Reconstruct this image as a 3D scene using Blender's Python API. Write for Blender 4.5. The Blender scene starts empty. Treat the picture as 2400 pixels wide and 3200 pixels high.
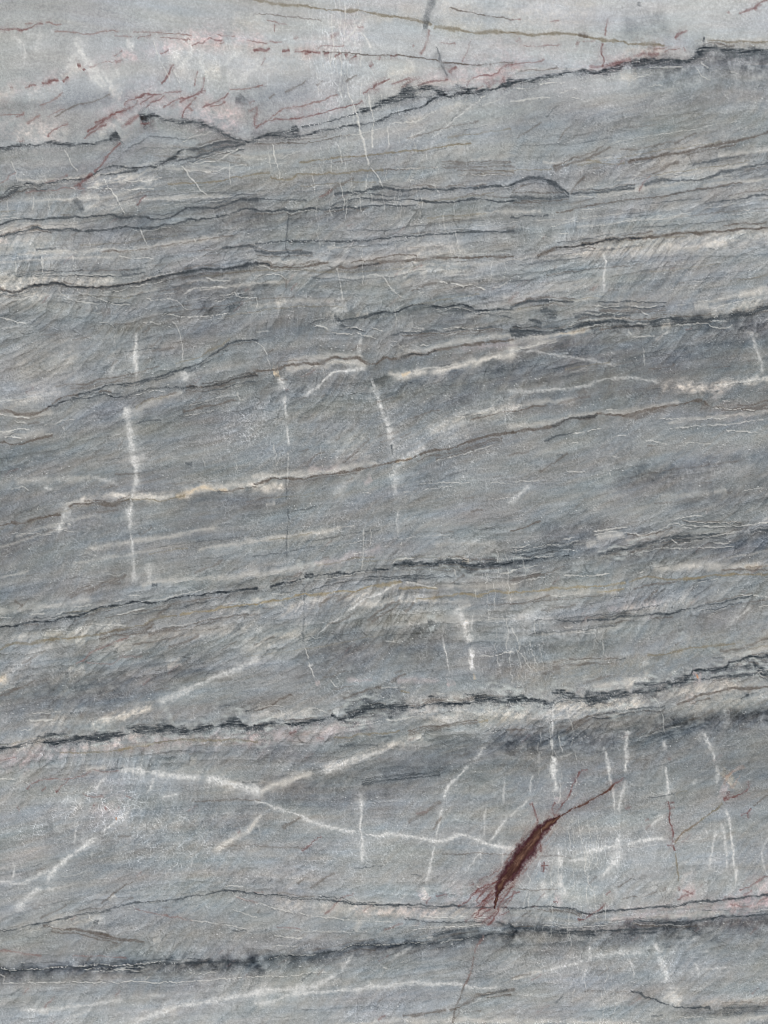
# Close-up of a leathered grey-blue quartzite slab with dark, white, ochre and rust veins.
# The slab stands upright at y = 0 and faces -Y; the camera looks straight at it.
import bpy, math, time
import numpy as np

scene = bpy.context.scene
PX = 0.0005            # one photograph pixel = half a millimetre on the stone
CX, CZ = 1200.0, 1600.0
Z0 = 1.06              # height of the picture's centre above the slab's foot

# ------------------------------------------------------------------ camera
cam_data = bpy.data.cameras.new("camera")
cam = bpy.data.objects.new("camera", cam_data)
scene.collection.objects.link(cam)
CAM_D = 1.45
cam.location = (0.0, -CAM_D, Z0)
cam.rotation_euler = (math.radians(90), 0, 0)
cam_data.sensor_fit = 'VERTICAL'
cam_data.sensor_height = 36.0
cam_data.lens = 36.0 * CAM_D / (3200 * PX)
cam_data.clip_start = 0.02
cam_data.clip_end = 200.0
scene.camera = cam
scene.render.resolution_x = 768
scene.render.resolution_y = 1024

# ------------------------------------------------------------------ daylight
SUN_EL, SUN_AZ = 52.0, -38.0      # sun high, over the photographer's left shoulder
world = bpy.data.worlds.new("World")
scene.world = world
world.use_nodes = True
wn = world.node_tree
bg = wn.nodes["Background"]
sky = wn.nodes.new("ShaderNodeTexSky")
sky.sky_type = 'NISHITA'
sky.sun_disc = False
sky.sun_elevation = math.radians(SUN_EL)
sky.sun_rotation = math.radians(180.0 + SUN_AZ * -1.0 + 0.0)
sky.air_density = 1.0
sky.dust_density = 3.0
sky.ozone_density = 1.0
wn.links.new(sky.outputs[0], bg.inputs[0])
bg.inputs[1].default_value = 0.09

sun_data = bpy.data.lights.new("sun", 'SUN')
sun_data.energy = SUN_E = 1.5
sun_data.angle = math.radians(12.0)
sun_data.color = (1.0, 0.955, 0.90)
sun = bpy.data.objects.new("sun", sun_data)
scene.collection.objects.link(sun)
# the sun stands in front of the face (towards -Y), to the left (-X) and above
d = (math.sin(math.radians(SUN_AZ)) * math.cos(math.radians(SUN_EL)),
     -math.cos(math.radians(SUN_AZ)) * math.cos(math.radians(SUN_EL)),
     math.sin(math.radians(SUN_EL)))
from mathutils import Vector
sun.rotation_euler = Vector(d).to_track_quat('Z', 'Y').to_euler()
sun.location = Vector(d) * 6

scene.view_settings.view_transform = 'Standard'
scene.view_settings.look = 'None'
scene.view_settings.gamma = 1.0
scene.view_settings.use_curve_mapping = False
scene.view_settings.exposure = EXPOSURE = 0.9
scene.cycles.filter_width = 1.0

STROKES = """
@A
R 4 .8: 0,192 60,190 110,182 150,198 200,178 240,158 290,148
r 3 .7: 290,148 320,145 360,158 405,160
r 3 .5: 160,150 215,155
r 3 .6: 340,205 420,205 500,210 545,225 600,222 640,208 700,203 780,202
r 3 .8: 850,207 940,203 990,212 1060,215 1190,225 1250,238
R 2.5 .7: 990,215 975,232 920,242 885,258
r 2.5 .7: 730,238 800,240 865,243
r 2.5 .7: 1030,248 1100,250 1170,255 1205,262 1220,252 1245,258
P 22 .4: 0,620 80,580 200,555 300,530 420,480 560,440 680,410 780,380 880,350 1000,320 1100,300 1250,260 1400,245 1659,240
P 20 .4: 1000,330 1150,280 1300,262 1480,255 1659,275
P 18 .5: 720,390 800,370 900,350
R 3 .7: 1235,298 1260,285 1290,275 1310,285 1330,265 1360,252 1400,262 1450,260
r 2.5 .7: 1400,225 1470,228 1540,240
r 2.5 .7: 1410,282 1465,275
r 2.5 .7: 1590,265 1659,268 1720,285
R 6 .9: 498,426 522,417
R 5 .8: 538,460 554,447
R 2.5 .6: 60,575 85,565
R 3.5 .7: 165,575 200,555 240,545
R 7 .9: 262,537 300,542 340,525 385,520
R 6 .9: 400,530 420,515 450,500
R 2.5 .7: 735,370 750,350 800,325
R 2.5 .7: 735,385 770,395 800,380
R 2.5 .6: 745,400 790,405
R 3 .6: 1035,350 1060,340 1100,315
R 4 .8: 1045,550 1070,520 1090,490 1110,445 1130,410
r 3 .8: 1255,570 1265,500 1285,450
R 3.5 .7: 1300,600 1312,550 1322,495
r 2 .5: 745,400 690,400 640,415 570,440
W 12 .5: 480,215 510,290 545,370 600,440 660,520 710,590
W 12 .3: 270,180 240,280 225,360
W 9 .35: 850,260 860,350
w 1.8 .6: 990,255 1010,310 1040,400 1080,480 1110,540
w 1.8 .6: 1120,440 1150,510 1185,560
L 22 .6: 700,580 760,590 800,600
L 24 .4: 1310,470 1380,460 1440,450
L 12 .5: 380,510 470,470 545,430
P 28 .5: 1200,270 1300,265 1480,250
W 9 .3: 760,430 765,520
W 14 .3: 1180,300 1140,380
W 12 .3: 1659,440 1600,480 1550,560
L 10 .4: 0,610 60,590 110,580
K 18 .35: 0,690 150,680 300,690 450,680 600,650 750,620
K 30 .25: 640,690 780,640 900,640
r 3.5 .6: 250,690 320,660 380,625 415,595
b 3 .6: 350,770 420,720 480,690 560,665 640,640 720,605
r 3.5 .6: 0,745 60,740 130,740 170,720
R 4 .6: 100,762 160,735
r 4 .7: 170,810 220,770 270,745
r 3 .5: 300,760 380,720 430,700
R 4 .65: 305,890 340,850 380,830 420,810 450,790
r 3.5 .7: 120,920 165,905
R 4 .8: 555,858 600,830 650,800 700,765 750,735 800,715 850,690
R 4 .7: 600,800 680,770 740,740 830,715
R 3 .7: 800,690 830,650 880,640 940,620
R 4 .7: 540,905 570,870 620,840 700,800
R 4 .7: 870,640 940,610 1010,615 1060,605 1120,595 1180,590
R 3 .7: 940,700 990,660 1050,640 1080,610
R 3 .7: 1050,700 1110,665 1170,640 1230,625 1270,610
R 4 .7: 1160,665 1200,640 1240,625 1290,600 1340,585
R 3 .6: 900,680 960,640 1000,620
R 3 .6: 760,740 850,700 900,650
R 8 .6: 770,825 830,790 880,760 910,745
r 3 .7: 1090,695 1140,670
R 3 .6: 1180,775 1190,735 1215,690 1280,620
r 3 .7: 1215,690 1260,720
P 45 .45: 600,820 800,720 950,650 1150,670 1300,680
P 40 .55: 1250,740 1450,760 1600,720
R 4 .7: 1300,700 1350,680 1400,660 1440,640 1490,600
R 4 .6: 1350,690 1420,685 1460,655
r 3 .8: 1480,580 1560,578 1620,570 1700,555
K 14 .6: 1520,645 1550,650 1580,620
R 3 .5: 1600,670 1650,650
r 3 .5: 1600,730 1659,700
R 4 .6: 1648,830 1650,780 1659,740
D 7 1: 0,958 50,958 100,948 150,938 200,942 250,940 300,930 350,928 400,935 450,942 500,940 550,930 600,930 650,915 700,905 735,890 770,862
D 12 .9: 700,900 740,880 768,862
D 8 .8: 100,945 150,938 200,944
D 15 .95: 900,772 940,757 985,742 1010,748
R 5 .8: 900,790 940,805 970,790
D 6 1: 985,735 1010,750 1050,775 1110,780 1180,795 1250,790 1320,810 1390,830 1440,860 1500,885 1560,910 1610,920 1659,912
D 12 .55: 1150,790 1250,793 1330,815 1390,835 1450,870 1510,895 1580,915
D 5 1: 0,1262 40,1235 80,1212 130,1208 180,1195 240,1200 300,1192 350,1182 400,1168 450,1165 520,1165 560,1150 600,1125 660,1095 720,1080 790,1085 870,1092 960,1085 1030,1068 1090,1040 1130,1020 1160,985 1200,968
D 7 .7: 1030,1070 1090,1040 1130,1018 1165,985 1205,968
d 4 .8: 1200,968 1270,965 1330,945 1400,930 1470,918 1560,925
d 3 .9: 640,1130 700,1130 780,1120 850,1112 900,1100
d 4 .8: 0,1285 60,1260 130,1215
d 4 .8: 1130,1040 1180,1035 1250,1020 1400,975 1500,950 1600,930
K 16 .5: 1250,1000 1400,950 1600,925
R 6 .8: 470,1215 520,1190 560,1150 600,1115
R 4.5 .7: 600,1115 660,1065 700,1010 740,960 790,920
R 4 .6: 500,1225 530,1195
r 3 .6: 280,1190 350,1170 450,1135
r 3 .6: 0,1190 60,1140 110,1120
r 2.5 .7: 150,1250 250,1235 350,1235 420,1215 500,1225
w 2.2 .9: 560,1218 620,1220 680,1218 740,1230
w 2.2 .9: 780,1218 850,1228 940,1222 1010,1225
r 2.5 .7: 495,1225 560,1218
w 2.2 .8: 800,1175 860,1178 900,1170 960,1172 1010,1160 1060,1155
y 2.2 .8: 1080,1195 1150,1192 1250,1185 1340,1180 1450,1170 1520,1150 1600,1135 1659,1130 1740,1120
w 2 .7: 1160,940 1200,910 1250,885 1330,865 1380,850
w 2 .8: 1240,1065 1320,1055 1400,1045 1450,1020 1500,990 1550,965
w 2 .6: 1200,1105 1280,1108 1350,1112 1420,1105 1500,1080 1600,1065
w 2 .8: 1170,1070 1200,1100 1230,1140 1265,1185 1300,1230 1350,1275
w 2 .9: 670,1150 690,1190 720,1230 760,1290 800,1370 815,1390
w 1.8 .6: 410,960 435,1010 460,1060 490,1100 505,1120
w 2 .6: 50,1290 45,1340 60,1390
w 2 .6: 215,1260 222,1320 210,1370
w 2 .6: 320,1260 322,1370
w 1.8 .6: 70,1030 85,1080 110,1150 115,1195
w 1.8 .6: 1490,1050 1485,1140 1495,1210
w 1.8 .5: 1170,1270 1175,1330
w 2 .7: 450,1210 480,1220 490,1238
R 4 .6: 880,1335 910,1300 950,1260
d 8 .8: 480,1280 520,1330 540,1380
d 3.5 .9: 0,1455 80,1430 160,1418 250,1425 350,1415 420,1410 480,1400 550,1412 600,1405 660,1395 720,1390 760,1405 830,1410 900,1405 960,1408 1000,1420 1060,1420 1120,1400 1170,1370 1230,1345 1290,1345 1350,1350 1400,1352 1450,1335 1500,1315 1550,1290 1659,1295
K 14 .6: 960,1412 1060,1422 1120,1400 1230,1350 1400,1355 1500,1320 1659,1300
d 3.5 .9: 0,1535 60,1520 130,1500 180,1495 220,1478 280,1485 340,1488 400,1490 450,1480 520,1495 620,1498 700,1485 780,1475 850,1472 900,1480 1000,1478 1060,1460 1120,1455 1180,1435 1240,1420 1290,1428 1350,1415 1440,1400 1500,1380 1580,1355 1659,1355
K 12 .45: 560,1410 700,1400 900,1412 1000,1425
w 1.6 .6: 0,1395 80,1390
w 1.6 .6: 0,1420 90,1412 160,1418
K 38 .55: 640,1530 900,1500 1100,1510 1250,1480 1400,1460 1659,1420
L 36 .4: 0,1580 150,1570 400,1570
P 20 .4: 0,1560 80,1550
d 3 .6: 230,1615 330,1618 370,1610
w 2 .7: 910,1470 930,1530 955,1600
w 2 .5: 570,1540 590,1600
w 2 .6: 1255,1530 1275,1590
d 4 .8: 1430,1600 1500,1605 1590,1595 1659,1600
K 40 .3: 0,1060 60,1100 100,1180
K 60 .25: 850,850 950,950 800,1000
@B
y 5 .8: 0,0 100,20 200,30 330,42 450,58 550,70 700,72 780,90 850,105 950,118 1080,135 1150,160
y 6 .8: 1140,175 1230,180 1300,188 1400,215 1480,208 1550,205 1659,215
d 12 .55: 1138,0 1125,50 1115,100 1105,160
d 12 .5: 1080,155 1120,160
b 2.2 .7: 1250,50 1350,72 1450,95 1550,108 1659,122
b 2 .5: 0,90 100,92 200,105 300,115 430,135
r 2.5 .6: 60,132 130,140 220,158
r 3.5 .7: 120,145 125,200 130,215
r 3 .6: 240,255 280,240
R 5.5 .85: 0,330 40,328 70,330 100,312
R 5.5 .8: 165,330 200,325 220,318
R 4 .8: 240,330 300,335 380,340 430,340
b 2.4 .85: 430,340 550,345 650,350 750,355 850,360 950,362 1050,372 1150,385 1220,405 1300,410 1400,420 1500,420 1560,410 1659,405
R 5 .7: 310,355 360,340
R 5 .7: 440,355 480,340
R 5 .7: 505,370 550,345
R 5 .7: 600,400 650,355
R 5 .7: 570,365 600,355
R 7 .7: 735,435 768,415
R 3.5 .5: 790,390 810,365
R 3.5 .6: 870,365 920,362
r 3 .7: 400,325 430,300 520,300 580,302
r 6 .5: 470,230 550,220
r 4 .5: 480,245 530,235
r 3 .6: 30,435 50,390 70,375
r 3 .6: 80,270 170,272
r 3 .5: 650,180 700,170
r 6 .7: 1125,180 1122,230 1105,275 1085,320 1060,360
r 3 .6: 1180,280 1300,282
r 2.5 .5: 1400,240 1370,320 1335,410
r 3 .5: 1010,300 1030,290
P 70 .4: 500,240 620,190 720,200
P 30 .5: 250,350 400,310 560,280
L 30 .3: 1180,120 1300,170 1500,180
L 25 .3: 900,80 1100,90
w 2 .65: 490,50 488,120 495,200 500,300 485,400 490,440
w 2 .65: 540,40 545,110 545,180 550,240
w 2.2 .7: 575,20 580,90 572,160 575,240
w 2 .6: 620,100 640,150 645,200 600,240
w 2 .65: 545,300 540,350 555,420 550,500
w 2 .5: 600,400 590,450 600,510
w 2 .5: 670,300 680,380 675,440
w 1.6 .4: 440,150 425,200
w 1.6 .5: 655,0 660,60 650,130
w 1.6 .5: 540,0 545,60
w 1.6 .4: 480,300 475,400
w 1.6 .4: 515,290 520,390 530,500
W 6 .7: 670,190 710,250 750,320 760,340
w 2 .75: 590,540 600,600 620,650 640,700 660,760 670,830
w 2 .6: 680,530 680,640
w 2.4 .8: 730,590 745,700 760,790 755,900 755,970
w 3.6 .85: 655,770 670,830 690,900 705,950 720,1020 735,1080
w 2 .8: 735,1080 780,1130 800,1165 825,1220
w 2 .5: 720,1120 715,1200 712,1260
w 2 .7: 850,810 860,880 865,950
w 1.6 .4: 920,840 935,940
w 1.6 .4: 930,640 925,760
w 1.6 .4: 810,600 820,700
w 1.6 .4: 550,820 552,940
b 3.5 .5: 80,640 130,600
b 3.5 .5: 180,600 240,575 330,520
b 3.5 .5: 390,560 440,520
b 3.5 .5: 580,540 640,490 660,485
K 55 .3: 0,620 150,590 250,570 400,560
K 40 .25: 500,530 620,525
R 4.5 .8: 690,610 730,580 770,560 820,535 870,510
R 8 .6: 750,565 785,550
R 4 .6: 870,550 930,530 980,510 1040,510 1070,485
R 4 .6: 1040,550 1110,530 1180,525 1250,515
r 4 .6: 940,570 1000,530 1060,500
R 7 .7: 1250,480 1280,450 1310,430
P 26 .5: 1000,510 1200,520 1450,520 1659,470
R 4 .65: 1360,560 1390,520 1440,495 1500,490 1560,475 1610,430 1659,420
R 12 .5: 1480,565 1540,530 1620,515
r 4 .6: 1420,580 1480,560
r 3 .75: 0,815 60,790 120,745 180,710 240,695 300,690 350,670 420,655 480,625 540,615
R 3.5 .7: 0,830 50,795 120,775 220,770 300,765 370,745 430,730 500,710 560,700 620,680 660,670 700,640
r 6 .4: 140,720 220,700 280,695
R 4 .5: 0,770 10,700
D 9 1: 0,900 40,880 90,868 150,860 210,855 270,840 290,830
d 2.5 .8: 290,830 370,810 450,790 550,770 620,745 670,720
s 5 .8: 290,830 370,810 450,790 550,770 620,745 670,720
D 8 .95: 660,724 740,710 790,690 830,660 880,640 930,610 980,590 1030,570 1060,565 1120,572 1170,585 1200,600 1215,610
D 13 .6: 760,700 830,668 900,645 980,605 1050,590
D 5 .7: 840,660 900,655 960,640 1020,625 1090,630 1150,625
D 6 1: 100,870 170,880 230,885 300,880 360,862 420,850 480,838 540,828 600,818 660,808 720,795 780,785 840,760 890,735 950,725 1010,700 1080,690 1130,650 1180,630
D 5 .9: 1130,650 1190,620 1250,610
D 8 1: 1190,590 1220,612 1260,620 1310,600 1340,610 1370,590 1420,600 1470,590 1530,575 1590,555 1640,540 1659,530
D 8 .7: 1280,545 1310,555 1370,575 1450,575
D 14 .5: 1200,600 1300,590 1400,595
K 22 .5: 850,690 950,670 1080,650
K 14 .5: 0,880 150,885 350,865
w 2.5 .8: 1455,638 1490,625
W 3 .6: 1490,630 1400,690 1330,740 1260,790 1180,860 1130,905
W 3.5 .5: 1120,820 1060,860 1000,890 950,920
w 2 .7: 860,805 930,800 1000,790 1060,780 1120,740 1180,715
L 14 .45: 960,780 1080,750
L 20 .35: 1180,720 1280,690 1400,640
w 2 .6: 1460,690 1520,665 1590,640
w 1.8 .6: 550,880 650,870 740,850 820,830
b 2.2 .7: 0,935 200,930 350,925 460,905 540,882 620,872
y 2.5 .85: 270,1055 330,1050 400,1035 500,1025 600,1015 720,1005 800,1000 900,985 1000,978 1100,970 1200,950 1300,935 1400,930
w 2 .8: 105,925 120,970 130,1040 145,1110 155,1165
w 1.6 .5: 75,930 90,1020 95,1100
w 1.6 .5: 0,1035 80,1030
w 1.6 .5: 60,1050 130,1060 210,1065
w 1.6 .5: 150,1030 230,1000 300,960
y 2.5 .8: 90,1145 150,1158 220,1165 260,1135 320,1130 420,1130 500,1120 570,1118 660,1110 740,1105 830,1102
b 2.2 .7: 830,1102 920,1100 1010,1090 1100,1085 1170,1080
w 2 .6: 900,1095 1000,1090 1100,1085 1180,1082
b 3 .5: 1200,1085 1440,1080 1659,1080
b 2.2 .5: 1300,1100 1480,1105 1659,1110
d 4 .9: 500,1260 560,1245 640,1245 700,1240 740,1225 800,1222 860,1218 930,1230 1000,1232 1100,1225 1200,1228 1300,1222 1400,1215 1500,1210 1600,1210 1659,1200
b 6 .5: 400,1280 450,1265 510,1215 560,1185 640,1150
r 4 .5: 400,1280 450,1265 510,1220
d 3.5 .9: 470,1340 530,1315 600,1300 660,1285 740,1285 800,1292 900,1300 1000,1292 1100,1305 1200,1310 1260,1310 1320,1300 1400,1290 1470,1290 1540,1308 1659,1300
d 3.5 .9: 0,1360 60,1365 130,1365 180,1358 220,1370 290,1362 360,1350 430,1355 520,1345 600,1345 660,1352 740,1335 850,1330 940,1335 1040,1330
w 2 .7: 610,1245 660,1250
w 2 .7: 630,1330 660,1352
w 2 .6: 370,1210 440,1205 500,1200
w 2 .6: 350,1190 380,1220
w 2 .6: 980,1165 1040,1170
w 2 .7: 1150,1085 1190,1082
d 2.5 .8: 0,1290 80,1290 170,1300 250,1292 330,1295
K 36 .5: 0,1420 150,1400 350,1400 500,1380 700,1370
K 14 .4: 850,1260 1000,1250
d 2.5 .6: 215,1370 205,1450 200,1530 190,1600 210,1659
d 3 .85: 0,1580 100,1572 200,1565 300,1562 400,1565 520,1565 620,1562 700,1558 780,1550 850,1545 920,1530 1000,1530 1100,1525 1200,1515 1300,1508 1400,1502 1500,1500 1659,1500
s 4 .5: 0,1580 300,1562 620,1562 850,1545 1100,1525
y 2.2 .5: 1100,1420 1200,1400 1300,1400 1400,1390 1500,1385
d 5 .7: 0,1620 100,1640 200,1640 300,1635 380,1640
L 40 .35: 900,1640 1100,1600 1400,1590
L 12 .3: 620,1330 700,1310 900,1310 1150,1320
@C
y 5.5 .85: 0,215 80,222 150,225 220,222 300,218 380,222 440,235 500,242 560,250 620,262 700,270 760,282 850,288 920,288 1000,292
b 7 .7: 420,230 500,240
y 3 .7: 1260,270 1320,265 1420,270 1500,272 1659,268
b 2 .6: 1230,290 1300,280 1450,300
D 8.5 1: 0,530 60,525 120,525 180,515 240,500 300,485 350,470 400,465 460,465 520,468 570,470 620,462 670,450 720,420 760,405 820,400 880,395 940,398 1000,395 1060,395 1110,395 1150,385 1180,365 1220,330 1260,310 1310,305 1360,315 1420,325 1480,330 1540,335 1600,328 1659,330
D 9 .5: 750,410 900,405 1100,405 1190,370 1250,325 1350,330 1500,345 1659,345
K 36 .5: 740,430 900,430 1150,425 1250,380 1400,390 1659,410
K 70 .35: 1150,480 1400,440 1659,450
K 90 .25: 700,600 1000,560 1200,620 1000,700
P 24 .45: 350,430 560,430 700,390 850,330 1050,300 1150,320
R 8 .5: 490,440 560,430 600,430 650,420 700,400 760,375 800,365 850,350 880,340
R 5 .5: 600,430 700,405 780,380
R 9 .55: 870,348 920,350 965,342
r 4 .6: 905,325 980,310 1050,290
R 5 .7: 1050,260 1075,225 1100,210 1150,200
r 3 .7: 980,345 1020,320 1100,320
r 6 .5: 1110,300 1120,340
r 3.5 .8: 605,235 605,180 620,110
R 3.5 .8: 590,270 580,320 590,380 585,440
r 3 .6: 0,420 80,405 150,405 220,385
r 2.2 .5: 60,300 200,295 330,290
b 2.2 .5: 20,475 100,455 200,455 300,440
r 2.2 .7: 0,125 70,125
r 10 .5: 10,270 60,250
r 9 .5: 415,275 440,285
r 3 .6: 240,145 310,135
r 3 .4: 450,270 550,262
R 4 .6: 1470,90 1520,70 1570,55 1600,20 1640,0
R 6 .4: 1560,65 1620,25
r 4 .5: 1395,85 1415,70
d 5 .5: 815,10 820,50
D 7 .6: 1232,260 1250,256
K 55 .35: 680,190 850,190 1050,140
L 20 .5: 1180,330 1250,280 1400,290 1659,290
w 2 .7: 20,575 100,572
w 2 .8: 170,545 260,540 360,535
w 3.5 .7: 0,660 70,650 150,635 210,630 260,635
w 2 .7: 300,600 350,590 440,575
w 1.8 .7: 380,630 450,630
w 2 .7: 880,440 960,435 1040,435 1120,425
w 2 .7: 1190,425 1210,460 1230,490 1290,520
w 1.8 .7: 1220,400 1280,445
w 1.8 .7: 1400,460 1480,485
w 1.6 .6: 880,555 980,552
L 22 .45: 690,490 760,500 820,490
w 2 .5: 740,570 780,515 850,490 920,480
b 5 .6: 270,1110 330,1080 400,1055 480,1035 540,1000 600,970 650,945
y 3 .6: 480,1035 530,1040 600,1060 680,1062 740,1060
b 4.5 .8: 740,1060 770,1045 850,1025 930,1015 1000,1005 1050,1000 1130,985 1200,960 1290,940 1350,935 1450,915 1550,890 1659,860
L 26 .35: 900,1080 1080,1000 1300,900
b 4 .5: 1040,935 1100,900 1200,860
b 3 .4: 700,970 850,960 960,935 1040,920
b 3 .4: 30,900 120,840 200,790
b 3 .4: 300,920 330,860 380,820
b 3 .3: 750,830 850,815 950,805
b 2.4 .7: 280,1380 360,1370 430,1345 540,1325 620,1310 700,1300 800,1285 880,1278 960,1275 1050,1255 1130,1245 1200,1225 1270,1220 1340,1210 1430,1190 1500,1185
d 6 .85: 0,1200 60,1170 120,1152 170,1150 220,1160 260,1180 300,1210 350,1240 380,1265
d 8 .5: 230,1165 290,1200 330,1225
b 3.5 .6: 380,1260 400,1220 430,1180 470,1140
d 3.5 .7: 380,1255 470,1250 560,1250 650,1235 740,1220 800,1215
r 3.5 .6: 820,1250 840,1210 870,1165 900,1130
b 4 .6: 900,1130 960,1100 1010,1070 1090,1050
d 6 .7: 850,1210 900,1185 980,1165 1060,1170 1140,1165 1230,1160 1280,1150 1350,1120 1420,1110 1500,1095 1659,1060
d 4 .6: 1160,1070 1230,1060 1310,1040 1400,1025 1480,1015
w 1.8 .6: 780,1140 840,1140
w 1.8 .6: 1040,1130 1100,1130
d 5 .7: 0,1275 60,1280 120,1280 200,1285 300,1275 380,1270
d 3 .7: 0,1410 40,1415 100,1395 180,1400 240,1390
w 1.8 .6: 240,1470 300,1460 360,1440 440,1432
w 1.8 .5: 500,1470 570,1460 650,1445 720,1440 900,1425 1000,1410 1080,1395 1130,1385 1170,1375
w 1.8 .7: 300,1510 370,1515
w 1.8 .7: 170,1530 250,1540
w 1.8 .6: 1480,1360 1560,1355
d 2.5 .6: 1659,1260 1560,1275 1400,1300 1250,1320
K 20 .3: 700,1390 850,1400 950,1390
D 3 .9: 280,1610 350,1600 430,1590 500,1580 550,1575 600,1560 650,1550 710,1552 780,1545 850,1545
b 4.5 .9: 180,1659 230,1630 280,1610 350,1600 430,1590 500,1580 550,1575 600,1560 650,1550 710,1552 780,1545 850,1545 930,1535 1010,1525 1060,1515 1130,1505 1200,1510 1270,1505 1350,1500 1420,1490 1500,1485 1580,1485 1659,1475
L 28 .45: 300,1650 600,1610 900,1580 1200,1550 1659,1510
K 35 .3: 1250,1340 1500,1370
@D
b 5 .9: 0,218 60,228 120,232 170,208 210,188 270,190 330,185 390,182 430,195 500,200 580,205 650,205 720,200 790,190 850,178 920,165 990,150 1060,135 1130,120 1200,105
D 4 .8: 150,215 210,188 270,190 330,185 390,182 430,195 500,200 580,205 650,205 720,200 790,190 850,178 920,165 990,150 1060,135 1130,120 1200,105 1270,92 1330,80 1400,85 1460,85 1530,75 1600,60 1659,45
d 6 .6: 1060,135 1200,105 1330,82 1460,85 1600,62 1659,45
d 2.5 .7: 100,130 250,130 400,128 550,125 700,128 850,120 950,105
w 1.6 .6: 390,128 560,120 800,125
L 26 .5: 0,170 200,160 400,155 600,160 800,155
L 40 .3: 0,250 200,230 350,220
K 14 .4: 500,100 700,95 850,100
w 2 .7: 95,20 105,80 110,130
w 2.2 .7: 275,0 272,60 280,120
w 2.2 .7: 478,0 480,90
w 2 .7: 20,275 120,280 200,262 250,250
w 2 .7: 370,215 400,245 450,275 510,295 590,305 650,310
w 2 .7: 560,250 640,275 700,300 760,315 850,315
w 2 .7: 940,280 1000,290 1100,280 1150,300 1200,335 1230,355
w 2 .75: 1040,385 1100,375 1140,390 1200,398 1300,392 1400,378 1500,368
w 2 .75: 1180,250 1260,215 1330,200 1430,200 1480,208
w 2 .7: 1330,140 1400,158 1500,165
w 2 .7: 1430,260 1480,255 1520,230 1550,270 1659,275
w 1.8 .6: 620,310 630,350
w 1.8 .7: 780,0 850,15 1000,10
w 2 .8: 0,398 60,410 110,425 180,435
d 3 .6: 650,430 710,445 760,470
w 1.8 .7: 640,425 700,440 750,465
w 1.8 .6: 900,440 950,430 1050,440
w 1.6 .6: 1060,240 1100,240 1140,240
w 1.8 .5: 1380,300 1440,290 1500,260
b 20 .3: 650,380 720,370
d 4 .6: 600,300 700,300 850,315
K 40 .4: 0,400 200,430 400,440 500,430
K 55 .4: 1050,220 1300,200 1600,150
K 70 .3: 1250,320 1400,290 1600,280
K 30 .35: 200,510 380,560 250,660 100,640
L 90 .25: 60,700 300,700 550,650
W 9 .7: 885,480 878,560 870,610 880,700 888,790
w 1.8 .6: 882,490 876,560 868,610 880,680 885,740
W 9 .4: 745,630 740,700 700,790
W 11 .6: 1205,730 1195,820
w 2 .65: 1110,410 1150,470 1180,560 1185,690
w 1.8 .5: 745,500 742,600
d 2.2 .6: 740,632 820,617 920,607 1050,594
w 1.5 .5: 740,630 820,615 920,605 1050,592
b 3 .6: 350,845 450,835 540,830 640,800 720,790 800,775 900,755 960,735 1040,710
d 3 .85: 500,900 580,880 640,860 700,835 800,830 870,822 960,800 1040,780 1130,745 1200,725 1260,710 1300,695 1340,660 1390,630 1460,580 1540,550 1600,545 1659,545
y 3 .5: 1130,700 1200,680 1290,655 1360,610 1430,580 1500,530
D 4.5 .95: 300,980 360,965 400,945 460,930 520,920 580,915 640,905 680,900 720,915 780,915 840,905 880,885 940,865 1000,855 1060,850 1120,850 1180,855 1240,855 1300,850
b 4.5 .9: 1200,855 1300,850 1380,835 1460,820 1540,790 1659,775
d 3 .7: 1300,850 1380,835 1460,820 1540,790 1659,775
b 5 .8: 0,1000 60,1005 100,1020 160,1025 230,1025 280,1005 330,970
b 4 .7: 330,970 370,930 430,910 520,905
w 1.8 .6: 0,940 80,935 150,925 250,905
w 2 .8: 0,1020 80,1040 200,1050
w 2 .7: 100,1075 180,1085
w 1.8 .6: 280,1100 360,1080 420,1065 490,1050
w 2.4 .9: 0,1135 60,1138 100,1125 200,1130
w 2.4 .9: 20,1170 80,1175 150,1180
b 4 .8: 0,1205 80,1220 150,1215 220,1190 300,1170 350,1160
w 1.8 .6: 280,1155 350,1155
w 1.8 .6: 400,1105 420,1120 410,1140
w 1.8 .7: 860,910 930,890 1000,875 1080,880
b 3.5 .6: 900,960 960,930 1080,900 1150,880
y 4 .4: 870,985 930,950 1100,905
d 2.5 .6: 870,1080 950,1070 1050,1065
b 3 .6: 1180,1010 1280,985 1400,965 1480,940 1540,930
w 1.8 .6: 1540,870 1555,930 1600,930
W 13 .7: 815,970 820,1000 835,1060
W 9 .6: 835,1060 840,1130 850,1210 865,1290
W 15 .7: 865,1290 880,1350 890,1410
W 10 .45: 890,1410 870,1500
W 8 .3: 870,1310 950,1300
W 8 .5: 845,1590 850,1659
L 10 .4: 80,1460 300,1450 500,1440 600,1430
W 7 .6: 280,1490 350,1520
W 8 .5: 580,1430 680,1450 780,1480
w 2 .7: 60,1520 130,1500 190,1520
w 1.8 .6: 720,1190 740,1160 790,1150
b 4 .8: 440,1640 470,1615 540,1605 620,1600 660,1610 720,1615 800,1590 850,1575
L 10 .6: 430,1640 450,1605 540,1590 620,1585
L 12 .6: 700,1540 800,1560 870,1560 1000,1568 1150,1545
y 2.2 .8: 800,1590 850,1575 960,1580 1050,1585 1130,1568 1200,1545
Y 7 .7: 1130,1565 1200,1540 1260,1515 1330,1503 1400,1515 1480,1510
L 13 .75: 1180,1540 1300,1505 1400,1495 1500,1500 1659,1480
b 2.4 .7: 1400,1525 1480,1520 1560,1510 1659,1500
K 60 .35: 400,1090 700,1060 900,1060 1100,1040 1300,1010 1600,950
K 70 .3: 0,1260 300,1290 500,1350
K 30 .4: 1150,1590 1400,1570 1659,1540
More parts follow.
